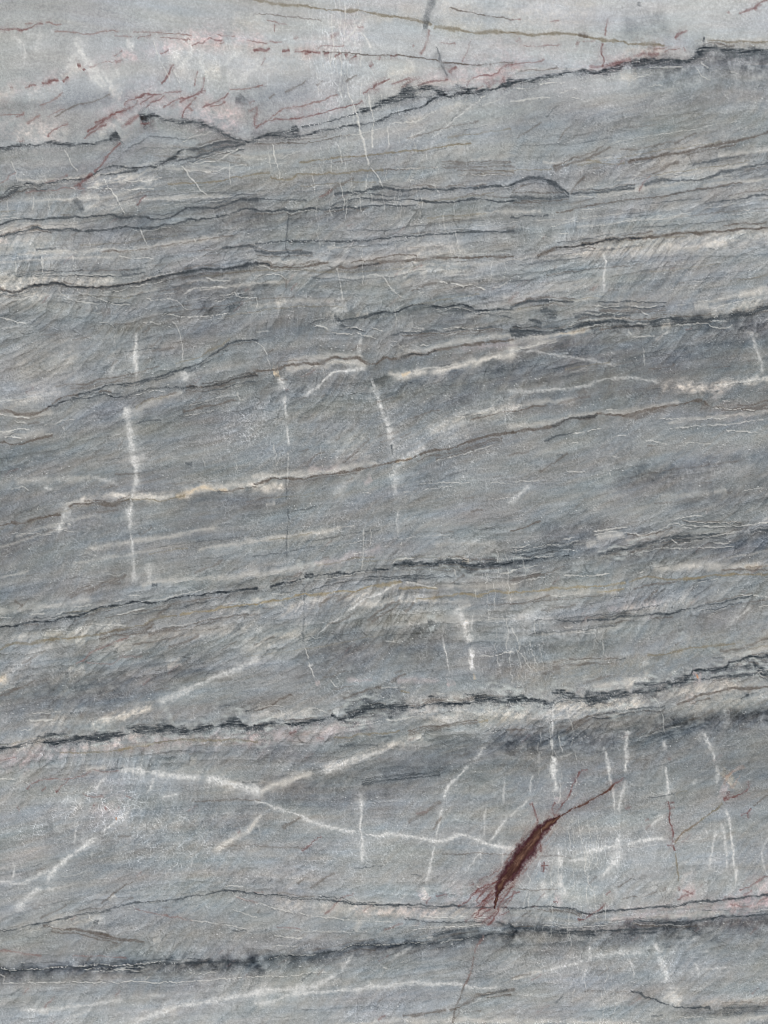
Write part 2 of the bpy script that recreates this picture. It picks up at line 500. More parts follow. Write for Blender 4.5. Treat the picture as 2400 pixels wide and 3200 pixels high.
d 6 .5: 1200,1340 1250,1350
@D
d 3 .6: 0,225 120,232 210,190 390,185 500,202 720,202 990,152 1200,107 1330,82 1460,87 1600,62 1700,45
@F
d 5 .6: 0,483 200,492 350,472 540,437 700,422 880,430 1000,402 1130,420 1300,402 1450,382 1600,350 1659,330
d 4 .5: 350,470 450,447 620,432 760,425
@G
D 4.5 .75: 0,1535 120,1520 270,1485 350,1498 480,1472 600,1466 720,1452 830,1440 900,1414 1040,1407 1090,1392 1180,1415 1290,1406 1440,1382 1540,1370 1659,1400
D 4 .6: 0,1532 80,1520 180,1490 260,1465 340,1446 430,1442 560,1462 640,1466
@H
D 4.5 .75: 0,1385 120,1366 220,1375 340,1360 450,1340 500,1325 560,1340 680,1300 790,1258 960,1262 1040,1270 1100,1255 1160,1238 1290,1245 1410,1230 1500,1212 1620,1225 1659,1220
D 3 .6: 80,490 240,452 300,427 380,418 480,405 660,388 740,375 870,362 930,335 1110,340 1280,326 1380,343 1600,340
@I
D 5 .75: 0,1215 120,1212 250,1238 300,1200 450,1205 580,1208 720,1187 820,1166 940,1148 1050,1107 1160,1062 1172,1030 1270,1020 1390,1006 1460,966 1550,936 1659,937
@K
D 3.5 .6: 1480,1092 1560,1060 1620,1038 1659,1030
@A
P 60 .3: 0,860 300,850 520,830
L 30 .4: 60,890 250,870 480,860
P 50 .35: 1100,720 1300,730 1500,790 1620,830
L 16 .35: 620,870 720,820 800,770
L 30 .3: 1500,100 1600,150 1659,120
L 26 .3: 150,620 300,600 420,560
L 20 .35: 1100,340 1180,420 1140,500
@B
L 50 .3: 0,400 200,420 400,380
P 40 .3: 200,740 420,700 560,650
L 30 .35: 1150,60 1300,40 1500,60
L 24 .4: 820,480 960,470 1050,420
P 40 .35: 1280,480 1500,450 1659,440
@C
L 40 .35: 0,100 300,90 600,60
L 30 .4: 700,330 850,320 1000,330
P 60 .25: 0,380 200,370 400,400
@A
K 22 .8: 890,770 950,755 1000,745
D 16 .9: 905,768 985,745
R 10 .4: 900,800 960,800 1000,775
K 14 .6: 700,900 765,870
L 16 .5: 540,1185 760,1165 1050,1160
L 18 .4: 500,1340 700,1330 900,1300
W 9 .4: 560,425 620,520 700,590
W 10 .35: 850,330 830,280 850,240
W 12 .35: 1120,440 1140,360 1100,300
W 10 .3: 1560,560 1500,500 1460,450
@B
W 5 .45: 700,100 660,180 600,240 560,300
W 5 .4: 670,190 640,260 640,330
W 6 .35: 900,330 1000,400 1040,470
L 12 .4: 640,130 760,110 900,140
K 20 .35: 1150,330 1220,430 1260,530
d 3 .4: 1160,300 1200,400 1240,500
@E
b 4.5 .85: 0,45 60,50 130,68 200,72 280,70 340,60 420,48 480,42
D 3.5 .8: 0,45 60,50 100,60
b 4.5 .85: 530,70 600,80 660,68 740,62 800,42 880,35 960,28 1050,25 1150,15 1250,8 1400,10 1550,5 1659,8
D 4 .6: 650,68 740,62 800,42
L 36 .4: 850,85 1200,60 1500,55
w 2 .8: 0,128 60,118 120,118 170,130 200,160
b 4 .5: 150,130 200,160 190,210
K 45 .4: 0,210 100,180
K 60 .3: 350,150 430,220 350,300
w 1.6 .6: 525,60 540,150 550,220 565,290
w 2 .6: 690,130 780,120 840,150 860,190 900,230 950,270
b 3 .4: 1000,230 1100,190 1180,170
w 2.2 .9: 1180,170 1230,168 1290,180 1340,195 1400,190 1450,205 1490,225
w 2 .6: 1530,205 1590,190 1640,165
w 1.8 .6: 1050,255 1090,230
w 1.6 .5: 1350,280 1400,240
w 1.6 .6: 10,270 5,340
D 5 .9: 320,450 370,430 430,408 490,400
D 9 .7: 500,400 530,405 540,430
d 3.5 .8: 540,425 600,410 660,405 720,395 780,370
D 4 1: 760,378 800,366 840,362 890,370 940,350 1000,325 1050,315 1100,318 1160,325 1210,330 1270,322 1330,315 1370,322 1420,345 1480,350 1550,345 1659,340
K 20 .5: 950,360 1100,340 1300,345 1500,370
K 40 .4: 950,400 1100,390 1300,390 1500,400
K 28 .4: 0,500 150,510 300,470 430,430
K 28 .4: 540,430 700,440 860,400
L 30 .3: 120,300 200,280
L 22 .35: 430,370 600,330
L 22 .35: 640,390 730,360
d 3.5 .8: 540,450 600,460 660,480 720,495
w 2 .8: 370,455 430,458 480,480
w 2 .7: 480,495 560,500 640,505
w 2 .8: 570,460 640,465 700,490
w 2.2 .8: 740,460 780,475 830,490
w 2 .8: 640,500 700,515 760,530 800,550
w 1.8 .6: 190,395 240,410
w 1.8 .5: 0,490 100,490
w 1.8 .7: 0,560 40,590 70,640 95,720
d 3.5 .6: 870,520 950,500 1050,495 1150,480 1250,490 1350,470 1450,465 1600,455
w 1.8 .8: 1200,470 1320,465 1450,472
w 1.8 .6: 920,590 1000,582
w 1.8 .8: 1060,575 1140,580
w 1.8 .6: 1000,460 1100,475
w 1.8 .6: 950,490 1080,485
d 3 .5: 1500,380 1580,385 1659,400
W 7 .65: 680,510 672,570 660,640
w 1.8 .6: 660,645 700,650
b 4.5 .85: 0,740 60,740 130,730 190,708 260,705 330,700 400,698 440,680 480,660 540,660 600,665 660,655 690,680 740,700 790,690 830,660 880,670 940,660 1000,640 1070,635 1120,630 1180,605 1250,600 1330,582 1400,572 1480,565 1560,550 1659,540
D 3 .7: 930,660 1000,640 1070,635 1120,630 1180,605
L 11 .7: 180,725 300,722 420,708 500,685 650,690 740,712
P 12 .5: 1250,620 1400,590 1659,570
Y 16 .6: 110,755 150,750
W 10 .7: 140,770 165,820 180,880
W 7 .65: 180,880 190,950 190,1010 195,1080
W 6 .7: 195,1080 205,1160 210,1250
w 1.8 .6: 205,1250 210,1400 205,1500
d 2 .35: 205,1500 203,1590
W 8 .75: 740,730 650,735 560,745 500,760 450,790 400,850 340,890 300,920
w 2 .7: 440,790 480,765 560,745
L 13 .85: 840,760 930,770 1000,765 1100,755 1200,738 1280,725 1350,705 1430,685 1500,665 1600,645 1659,635
Y 5 .7: 940,770 1010,748
w 2.2 .6: 1040,748 1130,728 1250,712 1350,688
W 12 .6: 745,825 770,820
W 8 .35: 740,910 735,940
W 8 .6: 800,920 810,1000
W 12 .65: 850,1070 860,1130 870,1200
d 2.4 .8: 870,1210 885,1300
K 66 .55: 500,810 850,810 1000,820 1200,820 1400,780 1659,720
K 34 .5: 0,860 300,820 600,790
K 80 .35: 900,920 1300,910 1500,860
L 22 .4: 1100,1160 1300,1060 1500,1010 1659,980
b 4 .6: 1380,1060 1460,1050 1540,1020 1659,1000
b 4.5 .85: 1050,1300 1130,1260 1200,1255 1280,1245 1350,1215 1450,1180 1550,1160 1659,1145
b 3 .6: 1150,1300 1300,1270 1500,1200 1600,1180
b 3.5 .9: 0,1480 60,1460 120,1440 200,1442 300,1440 400,1425 500,1410 580,1400 660,1385 720,1370 800,1355 860,1340 920,1330 980,1325 1050,1300
Y 3.5 .8: 900,1335 960,1328 1020,1310
W 14 .65: 1100,1210 1040,1270 980,1310 920,1350
W 15 .6: 920,1340 900,1400 905,1460
W 12 .5: 900,1420 905,1500 910,1570
L 18 .75: 0,1500 100,1500 200,1480
L 6 .6: 60,1612 130,1600
P 12 .5: 320,1390 450,1385 560,1380
b 4 .45: 560,1345 620,1290 680,1240 740,1175
b 3.5 .45: 320,1370 370,1310 450,1260
b 3.5 .4: 510,1200 540,1180 540,1160
W 12 .4: 480,1560 560,1500 640,1440 700,1400
P 10 .5: 700,1480 760,1440
L 60 .25: 450,1300 600,1250 750,1200
L 40 .2: 1200,1200 1400,1130
w 1.8 .7: 680,1530 760,1540
w 1.8 .7: 920,1530 1000,1528 1050,1520
w 1.8 .7: 1080,1520 1200,1495 1280,1490
w 1.8 .6: 1050,1470 1200,1468 1400,1465
w 1.8 .6: 1500,1470 1659,1480
w 1.6 .5: 1480,1580 1659,1560
d 3 .4: 1180,1460 1280,1410 1380,1390
K 45 .35: 0,1560 300,1570
K 45 .3: 1000,1470 1300,1490
@F
W 8 .75: 600,0 605,60 598,140 595,200 585,250
L 15 .4: 585,220 580,255
d 4.5 .85: 0,330 60,310 110,292 180,290 260,292 340,295 410,292
K 24 .5: 100,340 200,330 300,380
D 9 .6: 180,340 220,350 260,380 300,400
d 5 .8: 100,410 150,430 200,440
D 5 .6: 0,480 100,485 200,490 300,480 350,470
d 8 .5: 0,490 150,495 350,475
w 2 .8: 530,325 620,330 700,320
w 2 .8: 780,325 860,330 950,320
w 1.8 .6: 1060,320 1130,318
w 1.8 .6: 470,370 550,375 640,370 720,380
w 1.8 .8: 790,435 880,438
w 2 .8: 750,480 770,515
w 1.8 .7: 770,515 830,528 940,515
w 1.8 .8: 840,345 860,380 900,390
d 4 .6: 560,330 700,330 860,335 1000,330
d 4 .6: 400,400 500,380 650,385 780,380
D 6 .8: 380,460 450,445 540,435 620,430 700,420 760,425
b 5 .7: 560,482 640,470 700,455 780,452 860,462
D 4 .7: 640,472 700,457 780,452 860,462
D 8 .7: 880,450 940,420 1000,400 1060,410 1130,420
D 8 .7: 1130,420 1200,410 1300,405 1400,400 1450,385 1540,375 1600,350 1659,330
d 12 .4: 900,430 1100,410 1300,400
L 18 .6: 1250,385 1320,375 1400,355 1470,340 1550,315 1659,285
L 10 .5: 1180,335 1280,325
w 1.8 .6: 1250,345 1350,330 1450,300 1600,262
L 11 .75: 0,550 100,530 200,520 300,508 400,495 460,480 520,468
Y 6 .5: 300,508 400,490 480,478
L 9 .6: 0,600 80,592 200,562 300,530
w 1.8 .6: 0,612 80,600 180,575 300,555
L 14 .6: 960,455 1030,435
w 1.8 .7: 1050,455 1150,445 1250,430 1310,460 1380,465 1440,440
w 1.6 .6: 1270,420 1400,425
K 34 .7: 1080,460 1300,440 1500,460 1659,430
K 28 .5: 250,590 600,570
K 100 .5: 0,690 400,690 800,660 1200,600 1659,560
W 7 .5: 1030,480 980,510 920,560
w 1.8 .6: 850,580 860,650 862,720
W 8 .4: 0,620 150,620 280,640 400,660 600,690 720,710
W 8 .55: 1550,500 1575,580 1600,660 1620,720 1640,790
L 14 .4: 1560,490 1550,520
W 8 .5: 0,880 200,870 400,855 600,800 750,790 900,810 980,840
L 14 .6: 950,850 1100,850 1230,860 1330,840 1450,815 1600,800 1659,800
L 22 .3: 1050,830 1250,850 1400,880
w 2.4 .8: 1300,840 1450,815 1620,798
L 10 .45: 0,980 150,950 300,940 420,930
b 3.5 .7: 0,1000 100,990 150,975 240,970
b 8 .35: 420,900 480,860
b 3.5 .4: 280,960 400,930 520,910
b 5 .85: 0,1150 80,1130 200,1120 260,1100 330,1070 400,1050 480,1050 560,1020 620,1030 700,1030 780,1025 870,1000 940,985 1020,970 1100,960 1150,940 1240,935
d 5 .6: 250,1105 330,1070 400,1050 480,1045 560,1025
b 8 .5: 780,1060 850,1030 950,1000 1000,985
b 4 .6: 1240,935 1270,970 1350,985 1450,990 1550,985 1659,970
w 1.8 .8: 1290,990 1380,988 1440,995 1580,992
w 1.8 .7: 600,1000 690,992
w 2 .8: 960,1048 1030,1052 1140,1055
w 1.8 .7: 1180,1058 1280,1055 1400,1048
w 1.8 .7: 1000,1125 1150,1110 1280,1095 1420,1085 1550,1070 1640,1055
w 2.2 .8: 380,1155 480,1138 600,1120
w 1.6 .6: 640,1175 760,1160
w 1.8 .7: 380,1215 440,1210
w 2 .7: 860,1200 940,1205 1020,1218
w 2 .7: 1090,1210 1200,1210 1300,1220
w 2.2 .8: 1380,1125 1470,1135 1600,1145
w 2.2 .9: 350,1400 420,1395 490,1400
w 1.8 .7: 630,1295 700,1300
w 1.6 .6: 0,1465 180,1458
w 2 .6: 1500,930 1540,955
w 1.6 .6: 1360,935 1430,940
d 3 .6: 200,1200 280,1170 400,1148
b 22 .3: 1220,960 1300,970
b 3 .5: 480,1060 540,1030
K 28 .5: 620,1450 900,1420 1050,1390 1200,1370 1350,1350 1500,1320 1659,1310
K 50 .3: 600,1510 900,1490 1400,1420
K 34 .5: 1000,1610 1300,1590 1500,1550 1659,1510
W 10 .55: 0,1590 60,1530 140,1480
b 4 .5: 170,1400 260,1350 320,1310 370,1275
L 10 .4: 1300,1530 1400,1520
w 2 .7: 1490,1520 1640,1495
P 40 .2: 1250,900 1450,1000 1600,1000
L 12 .3: 950,1570 1100,1550 1300,1530
@G
b 5 .85: 0,90 60,75 140,72 200,55 260,35 320,25 400,18
W 12 .65: 430,0 400,60 380,110 365,160
w 1.8 .8: 340,75 400,70 480,80
w 1.8 .7: 340,115 420,118 500,125
w 1.8 .6: 60,135 160,140 350,148
W 8 .6: 835,0 850,60 848,130
W 6 .45: 848,130 855,200 865,260
W 11 .5: 870,380 865,460
W 13 .6: 965,310 965,380 968,470
d 8 .5: 980,480 1020,480
D 4.2 1: 0,750 50,742 110,740 150,725 200,710 260,712 320,710 370,695 420,685 480,683 540,660 590,635 650,615 720,605 790,600 850,590 900,585 940,592 1000,590 1060,575 1120,562 1180,552 1240,540 1300,545 1360,530 1430,520 1500,515 1570,505 1659,495
D 3.5 .8: 370,697 430,684 500,682
D 3 .9: 600,632 680,610 800,600 870,590
K 12 .4: 0,755 200,720 500,690 800,605 1000,595 1300,545 1659,500
w 2.4 .9: 740,570 760,578 790,565
w 2.2 .8: 820,542 880,540 910,552
w 2.2 .8: 740,655 770,665 830,650 950,620
w 1.8 .6: 300,770 420,770 480,765 540,740 590,725 650,735 750,735 830,740
w 2 .7: 470,620 600,600
w 2 .7: 190,665 300,655
w 2 .7: 360,662 440,640
w 1.8 .6: 0,685 80,680
w 1.8 .6: 1000,570 1140,545 1320,500
w 2 .7: 1120,445 1200,445 1270,425
w 1.8 .6: 1350,440 1440,435
w 1.8 .6: 1440,610 1480,590 1600,585
y 5 .7: 0,890 60,860 120,850 200,848 260,835 320,828 400,830
y 3 .7: 400,825 560,800 700,780 850,745 930,730 1000,690 1080,680 1150,665
Y2 3.5 .85: 1150,665 1220,650 1300,640 1380,635 1430,615 1500,615 1560,605 1659,595
b 3 .6: 640,800 760,770 900,750 1000,700
b 3 .6: 950,790 1050,760 1200,740 1400,690 1659,660
y 20 .3: 250,830 500,800
L 16 .4: 480,835 560,830
L 14 .35: 1400,640 1659,650
r 2.8 .7: 480,985 540,960 580,920 620,895 680,875 760,840 840,800
r 2.5 .6: 550,975 650,980 730,985 760,955 800,935 930,940
b 3 .5: 850,860 960,845 1050,830 1200,800
b 4 .5: 1000,690 1060,640 1110,600 1180,580
b 3.5 .55: 0,1190 100,1150 180,1115 240,1080
b 4 .5: 440,560 500,520 600,500 700,450 830,410
b 4 .5: 90,560 130,600 155,598
b 3.5 .5: 1080,880 1180,850 1300,800
b 4 .4: 1250,400 1350,360 1460,310
b 3.5 .4: 130,990 230,930 300,890
W 15 .5: 0,1100 60,1050 130,990 200,940 300,880 360,850
Y 16 .4: 0,1090 60,1060
L 24 .4: 430,1030 500,1020 560,1010
L 16 .45: 1070,990 1180,970
L 15 .75: 580,1400 700,1350 800,1320 900,1285 1000,1250
W 12 .65: 1000,1250 1100,1200 1200,1160 1300,1110 1400,1070 1500,1030 1659,960
w 2 .6: 600,1400 640,1350 700,1335 760,1325
K 60 .5: 100,1150 400,1120 700,1100 1000,1060 1300,1000 1500,960
K 45 .5: 0,1230 500,1200 900,1180
K 90 .35: 0,250 300,200 600,150
K 60 .25: 1100,100 1400,80
w 3 .9: 160,1352 250,1352 360,1345
w 2 .7: 120,1412 200,1415
w 1.8 .6: 200,1300 340,1300
w 1.8 .7: 350,1290 400,1295
L 40 .3: 150,1370 450,1350
D 4 .7: 1580,1290 1620,1280 1659,1275
D 8 .9: 0,1535 60,1530
D 7 1: 270,1480 300,1490 350,1500 420,1480 480,1470 540,1465 600,1468 660,1470 720,1450
D 6 .8: 230,1460 290,1450 340,1445 390,1448 430,1440
D 9 .85: 600,1460 680,1450 760,1435 820,1440
D 12 1: 805,1400 850,1408 900,1412 950,1408 1000,1415 1040,1405 1090,1390 1130,1408 1180,1415 1240,1412
D 8 1: 1240,1412 1290,1405 1350,1398 1400,1388
D 13 1: 1400,1388 1440,1380 1490,1372 1540,1368 1580,1385 1630,1400 1659,1400
L 18 .45: 60,1500 130,1520 200,1500 320,1470
W 9 .6: 80,1540 150,1520 230,1495
P 32 .5: 0,1610 200,1570 400,1550 600,1520 800,1490 1000,1480 1200,1470 1400,1450 1659,1450
L 16 .4: 500,1500 700,1500 900,1450 1080,1420
y 3.5 .7: 380,1560 500,1560 620,1560 740,1545 850,1530
Y2 4.5 .6: 760,1540 850,1528 940,1510 1000,1500
y 3.5 .7: 940,1510 1040,1495 1130,1480 1230,1470 1330,1485 1450,1475 1560,1475 1659,1490
L 7 .6: 880,1490 940,1500
P 18 .5: 120,1640 200,1640
r 2.5 .6: 0,1610 60,1590 120,1585
K 24 .35: 700,1575 1000,1560
K 24 .35: 1200,1540 1400,1560
L 14 .3: 1230,1600 1280,1610
@H
d 3 .4: 205,0 205,80 200,200 205,300
w 1.5 .4: 195,20 210,90 208,180 210,260
w 1.8 .6: 700,100 700,200 690,300 685,380
w 1.8 .6: 745,100 745,230
W 6 .45: 920,0 915,160
w 1.8 .6: 945,190 935,215
D 6 1: 80,490 130,478 170,465 210,455 240,450 270,435 300,425
D 10 1: 310,425 330,412 355,408 380,410
D 5 .9: 430,410 480,405 540,395 600,398 660,388
D 6 .9: 740,375 790,375 830,370 870,360
D 8 1: 880,345 930,335 970,328 1020,330 1070,335 1110,340 1160,335 1220,322 1280,325 1320,330 1380,345 1450,340 1530,342 1600,340 1659,330
K 20 .5: 1200,335 1400,350 1659,335
b 3 .7: 1180,310 1250,295 1330,300 1360,320 1440,300
Y 7 .7: 1335,322 1380,316
P 12 .5: 360,330 450,330 530,315 600,285 700,260 830,225
w 2 .6: 70,410 180,385
w 2 .7: 620,272 740,255
w 2.2 .6: 90,530 150,530 200,535
Y2 4.5 .9: 0,598 60,585 120,572 200,562 250,545 300,535 350,540 430,535 490,525 550,510 600,510 640,518 700,495 760,475 830,470 900,460 950,445
Y2 4 .8: 920,495 1000,492 1080,490 1150,490 1185,492
Y2 3.5 .7: 1030,570 1100,560 1170,550 1250,540 1320,525
Y2 4.5 .9: 1310,527 1380,530 1430,545 1490,530 1540,505 1590,515 1659,525
W 5 .8: 950,450 880,480 800,530 720,560 650,605 580,665
W 4 .7: 580,665 500,710 450,750 380,820
w 2.8 .8: 960,448 1040,465 1120,482 1185,490
d 2 .6: 330,520 430,480 520,460 640,445 720,435 800,435 900,435 970,425 1050,430 1150,425 1290,420
w 1.6 .6: 370,435 450,435 620,400 720,385
d 5 .5: 950,425 1050,425
b 4 .5: 520,580 600,540 640,520
b 4 .5: 720,710 800,640 870,600 940,570
b 4 .5: 740,720 830,660 940,590
b 4 .5: 400,610 480,560 560,540
b 5 .5: 1250,470 1300,440 1360,400
b 4 .4: 440,740 560,700 650,650
b 4 .5: 1030,580 1000,620 960,650
w 2 .6: 330,575 420,580
w 2 .6: 320,625 400,625
L 20 .4: 150,640 320,610
w 2 .6: 1280,360 1290,400 1300,430
w 2.2 .7: 1570,405 1659,385
w 2 .7: 1310,460 1400,470 
d 8 .5: 820,550 870,548
W 12 .75: 1310,600 1320,650 1350,720
W 15 .85: 1340,700 1370,790 1390,860
W 13 .8: 1390,860 1400,950 1412,1040
Y 5 .5: 1412,1040 1415,1095
W 8 .5: 1410,640 1400,720 1395,800
L 14 .6: 1350,710 1400,740
L 9 .4: 1310,620 1400,600
W 16 .4: 1380,920 1420,930
W 18 .6: 1380,1000 1420,990
w 2.2 .8: 1435,935 1550,925 1659,908
w 1.8 .5: 1350,700 1450,705 1560,690
W 3.5 .6: 1200,780 1220,860 1240,950 1250,1050
w 1.8 .6: 1210,850 1240,950
K 60 .55: 330,850 600,840 900,840 1100,860 1350,880
K 60 .35: 200,960 500,970 800,970
K 40 .35: 1440,970 1659,990
D 9 .6: 1110,728 1140,722 1165,725
D 5 .7: 508,825 520,812
K 30 .25: 950,740 1100,740
d 2 .4: 305,450 308,600 308,850
w 2 .75: 315,880 340,940 350,1000 380,1080
W 6 .6: 330,1000 380,990
L 35 .4: 0,900 150,830 300,790 400,780
L 30 .25: 850,640 1100,660 1250,640
b 4 .55: 870,1110 920,1070 980,1040
b 3 .4: 0,860 130,800
P 8 .6: 380,1110 410,1100
w 2 .7: 480,1080 500,1110 530,1130
P 8 .5: 580,1090 700,1088 770,1085
P 8 .5: 900,1095 1000,1090 1140,1095 1200,1080
P 11 .7: 1235,1125 1290,1105
w 2 .7: 1160,1170 1240,1180
w 2 .7: 800,1135 900,1138 980,1140
w 1.8 .6: 0,1280 100,1255 200,1258
b 3.5 .7: 0,1280 60,1270 150,1220 240,1180 
b 4 .6: 560,1220 640,1180 700,1160 760,1140 820,1130
Y2 3 .6: 930,1160 1000,1175
K 24 .75: 600,1225 750,1205 850,1185 950,1190 1010,1215
D 9 .9: 480,1310 520,1330
D 12 1: 510,1330 560,1340 620,1320 680,1300 740,1275 790,1258 850,1262 900,1270 960,1262 1010,1255
D 10 .6: 560,1290 640,1290 700,1260 760,1240
D 8 .7: 1040,1275 1100,1255
D 5 .8: 1110,1195 1180,1195 1250,1190
D 7.5 .95: 1160,1235 1220,1245 1290,1245 1350,1240 1410,1230
D 6 .7: 1330,1185 1400,1190 1420,1195
D 12 1: 1400,1190 1440,1205 1500,1205 1560,1215 1620,1225 1659,1220
D 7 1: 0,1385 60,1378 120,1365 170,1370 220,1375 280,1372 340,1360 400,1350 450,1340
D 6 .6: 0,1408 50,1400
W 14 .5: 500,1295 540,1305
W 12 .4: 1050,1240 1150,1230
w 2 .7: 300,1310 360,1270 460,1290
w 1.8 .5: 0,1330 80,1330
w 2.2 .8: 1220,1200 1260,1225 1320,1220
P 30 .5: 0,1440 200,1430 400,1420 600,1385 800,1360
R 5 .4: 210,1440 260,1415
r 3 .4: 380,1465 450,1470
L 42 .5: 900,1320 1200,1310 1659,1300
w 2.2 .7: 640,1390 740,1370 820,1350
w 2.2 .7: 830,1345 900,1350 1060,1325
d 6 .6: 860,1340 890,1330
y 3 .7: 500,1465 600,1460 700,1440 800,1440 880,1430 940,1405
Y2 3 .6: 1440,1365 1510,1350
b 4 .5: 980,1430 1060,1410 1200,1395 1350,1375 1450,1365
K 14 .5: 670,1420 740,1385
d 5 .5: 530,1520 650,1510 740,1505 800,1520
L 14 .6: 470,1659 600,1610 720,1570 830,1530 950,1500 1100,1450
W 8 .5: 640,1610 760,1570 860,1545
K 48 .45: 1100,1510 1400,1480 1659,1450
K 30 .35: 0,1580 250,1570 500,1530
K 40 .3: 850,1600 1300,1600
W 7 .55: 1500,1500 1450,1570 1400,1620
W 10 .3: 1660,780 1620,800 1659,900
@D
W 11 .5: 815,940 822,1000 838,1080 845,1180 858,1270 872,1340 885,1420 880,1500
W 9 .4: 1200,740 1208,830
L 24 .4: 0,215 120,245 300,235
L 12 .45: 850,1030 950,960 1100,900 1200,880
L 14 .45: 0,960 120,945 300,900 420,880
L 9 .5: 0,1010 200,1040 350,1000
L 9 .45: 0,1150 150,1160 300,1140
L 14 .4: 500,1570 850,1550 1100,1560
@E
W 10 .5: 755,810 790,900 812,990 840,1060 865,1150 878,1210 885,1300 900,1350
L 9 .6: 0,1430 200,1420 500,1395 800,1340
L 9 .5: 190,690 450,645 700,650
L 10 .5: 900,640 1100,610 1300,560 1659,510
L 12 .45: 0,20 300,40 600,40 1000,0
@F
L 9 .5: 0,1110 250,1080 500,1020 800,1010 1100,940
@G
L 12 .45: 0,640 200,620 400,600 600,560
L 14 .4: 0,830 200,800 500,780 800,720
L 10 .5: 900,480 1100,440 1400,430 1659,400
L 20 .35: 700,880 1000,840 1300,780 1659,760
@H
L 10 .5: 0,400 200,380 450,330
L 14 .45: 0,570 200,600 500,560 800,510
L 14 .4: 600,600 900,560 1200,560
L 12 .4: 1200,480 1659,480
L 20 .4: 0,1340 200,1320 400,1310
@I
L 12 .45: 0,560 200,540 400,520 700,520
L 14 .4: 700,640 900,620 1200,560
L 22 .45: 250,1250 600,1260 900,1220
L 20 .4: 900,1180 1200,1150 1500,1120
L 12 .5: 500,1130 700,1110 900,1070
@D
W 7 .5: 888,560 878,700 888,830
W 7 .45: 890,1400 868,1500 850,1600 846,1659
@G
W 7 .45: 848,100 858,220 868,350 866,450
@I
w 2.4 .9: 520,125 600,115 680,103 750,98
w 2 .8: 1050,45 1130,32 1250,18
w 2.2 .7: 320,180 420,160
w 2 .6: 370,200 440,185
w 2 .7: 520,155 600,135 650,125 720,130
w 2.2 .8: 720,130 800,140 860,150 960,110 1060,75 1100,90
w 2 .8: 1080,85 1200,95 1250,95 1400,95 1500,90 1659,68
w 2 .7: 1090,100 1180,110
L 11 .6: 540,165 640,155 740,148
b 3 .6: 740,140 860,152 960,125 1060,100
L 10 .4: 480,225 560,200
K 55 .5: 0,290 300,260 600,250 900,220 1200,220 1659,240
K 45 .35: 150,170 400,90 650,60
K 40 .3: 1350,130 1659,160
D 6 .85: 0,310 60,318 120,310 200,300 300,290 380,285
D 8 .6: 20,320 120,315
D 8 .7: 540,270 600,265 680,250 760,235 840,215 900,200 960,180
d 3.5 .8: 0,260 100,262 200,240 300,230 400,220
d 3.5 .8: 960,180 1050,160 1150,155 1300,145 1400,155
d 4 .8: 1530,130 1600,120 1659,120
d 3 .6: 1100,90 1300,98 1500,95
w 1.8 .7: 920,240 1000,232 1100,238 1200,232 1350,225 1450,220
w 1.8 .8: 1030,175 1080,210
w 1.8 .7: 1290,200 1420,198
w 1.8 .7: 0,230 130,215
w 2 .8: 140,295 280,285
w 1.8 .6: 0,380 100,360 180,345
w 1.8 .7: 0,468 150,430 280,415
w 2.2 .9: 330,405 380,415 520,410 640,398
b 3 .5: 0,440 120,410 250,390 350,340
L 11 .6: 900,365 1100,355 1300,348 1500,352 1659,345
L 9 .5: 1140,345 1190,350
Y 5 .4: 1500,355 1659,350
b 3.5 .6: 1350,372 1500,375 1659,368
Y2 4 .85: 0,520 80,520 190,510 240,495 330,495 400,488 480,490 560,482 650,470 750,450
y 3.5 .8: 750,450 860,420 900,422 1100,438 1200,430 1300,410 1450,405 1659,400
Y2 2.5 .5: 1100,438 1200,430 1300,412 1450,405
Y2 3 .7: 540,520 620,515 740,490
b 3.5 .6: 780,500 860,480 950,465 1020,455 1100,450
w 2.4 .8: 240,555 300,548 370,543
d 5 .5: 1200,445 1300,440
w 1.8 .6: 1200,465 1300,440 1350,425
b 3 .5: 0,600 150,570 250,540
b 4 .7: 0,120 60,100 130,80 200,60
b 3 .5: 850,590 900,540 950,500
b 3 .4: 180,640 300,620 420,600
d 3.5 .85: 480,700 520,700 600,695 660,690 720,675 800,680 880,665 960,660 1040,658 1100,635 1160,625
d 2.6 .7: 280,700 400,710 480,700
d 2.6 .7: 1160,625 1240,605 1320,600 1400,575 1500,560 1570,540
w 2 .7: 1470,540 1560,540 1659,555
d 2 .4: 400,640 540,590 740,540
W 16 .5: 0,680 150,690 280,700
W 7 .5: 1560,580 1500,650 1430,710 1380,750
W 6 .5: 1659,40 1600,90
D 12 .5: 1070,765 1110,755
P 14 .3: 600,620 700,630 1000,580
w 1.8 .6: 330,745 400,748
w 1.8 .5: 410,780 550,785
w 1.8 .6: 1590,615 1659,605
D 3.5 .8: 670,962 740,943
s 3 .7: 600,970 680,962
K 40 .45: 0,920 150,910 400,900 700,870
K 50 .3: 1100,770 1500,700
K 22 .3: 880,960 1000,930
W 10 .4: 860,950 870,1000
w 1.8 .6: 0,760 40,840 50,900
w 1.8 .6: 110,820 140,920 165,1000
w 1.8 .5: 20,880 80,950 140,1060
w 1.8 .4: 590,770 585,900 580,1010
T 36 .35: 0,1060 300,1030 600,1010 900,980 1200,890 1400,860 1659,840
y 3.5 .7: 870,930 950,925 1040,910 1150,885 1300,865 1450,850
b 3.5 .5: 250,1010 400,990 700,980
b 4 .5: 1340,910 1500,880 1659,820
b 4 .4: 180,1060 260,1030 330,1010
b 4 .4: 460,1120 560,1080 650,1060
L 12 .5: 1350,960 1500,920 1659,880
L 14 .35: 750,1110 850,1080 900,1040
D 10 1: 0,1215 60,1210 120,1212 180,1230 250,1238
D 7 .9: 240,1170 300,1165 360,1170 420,1185
D 13 1: 450,1200 500,1210 580,1205 650,1200 720,1185 770,1165
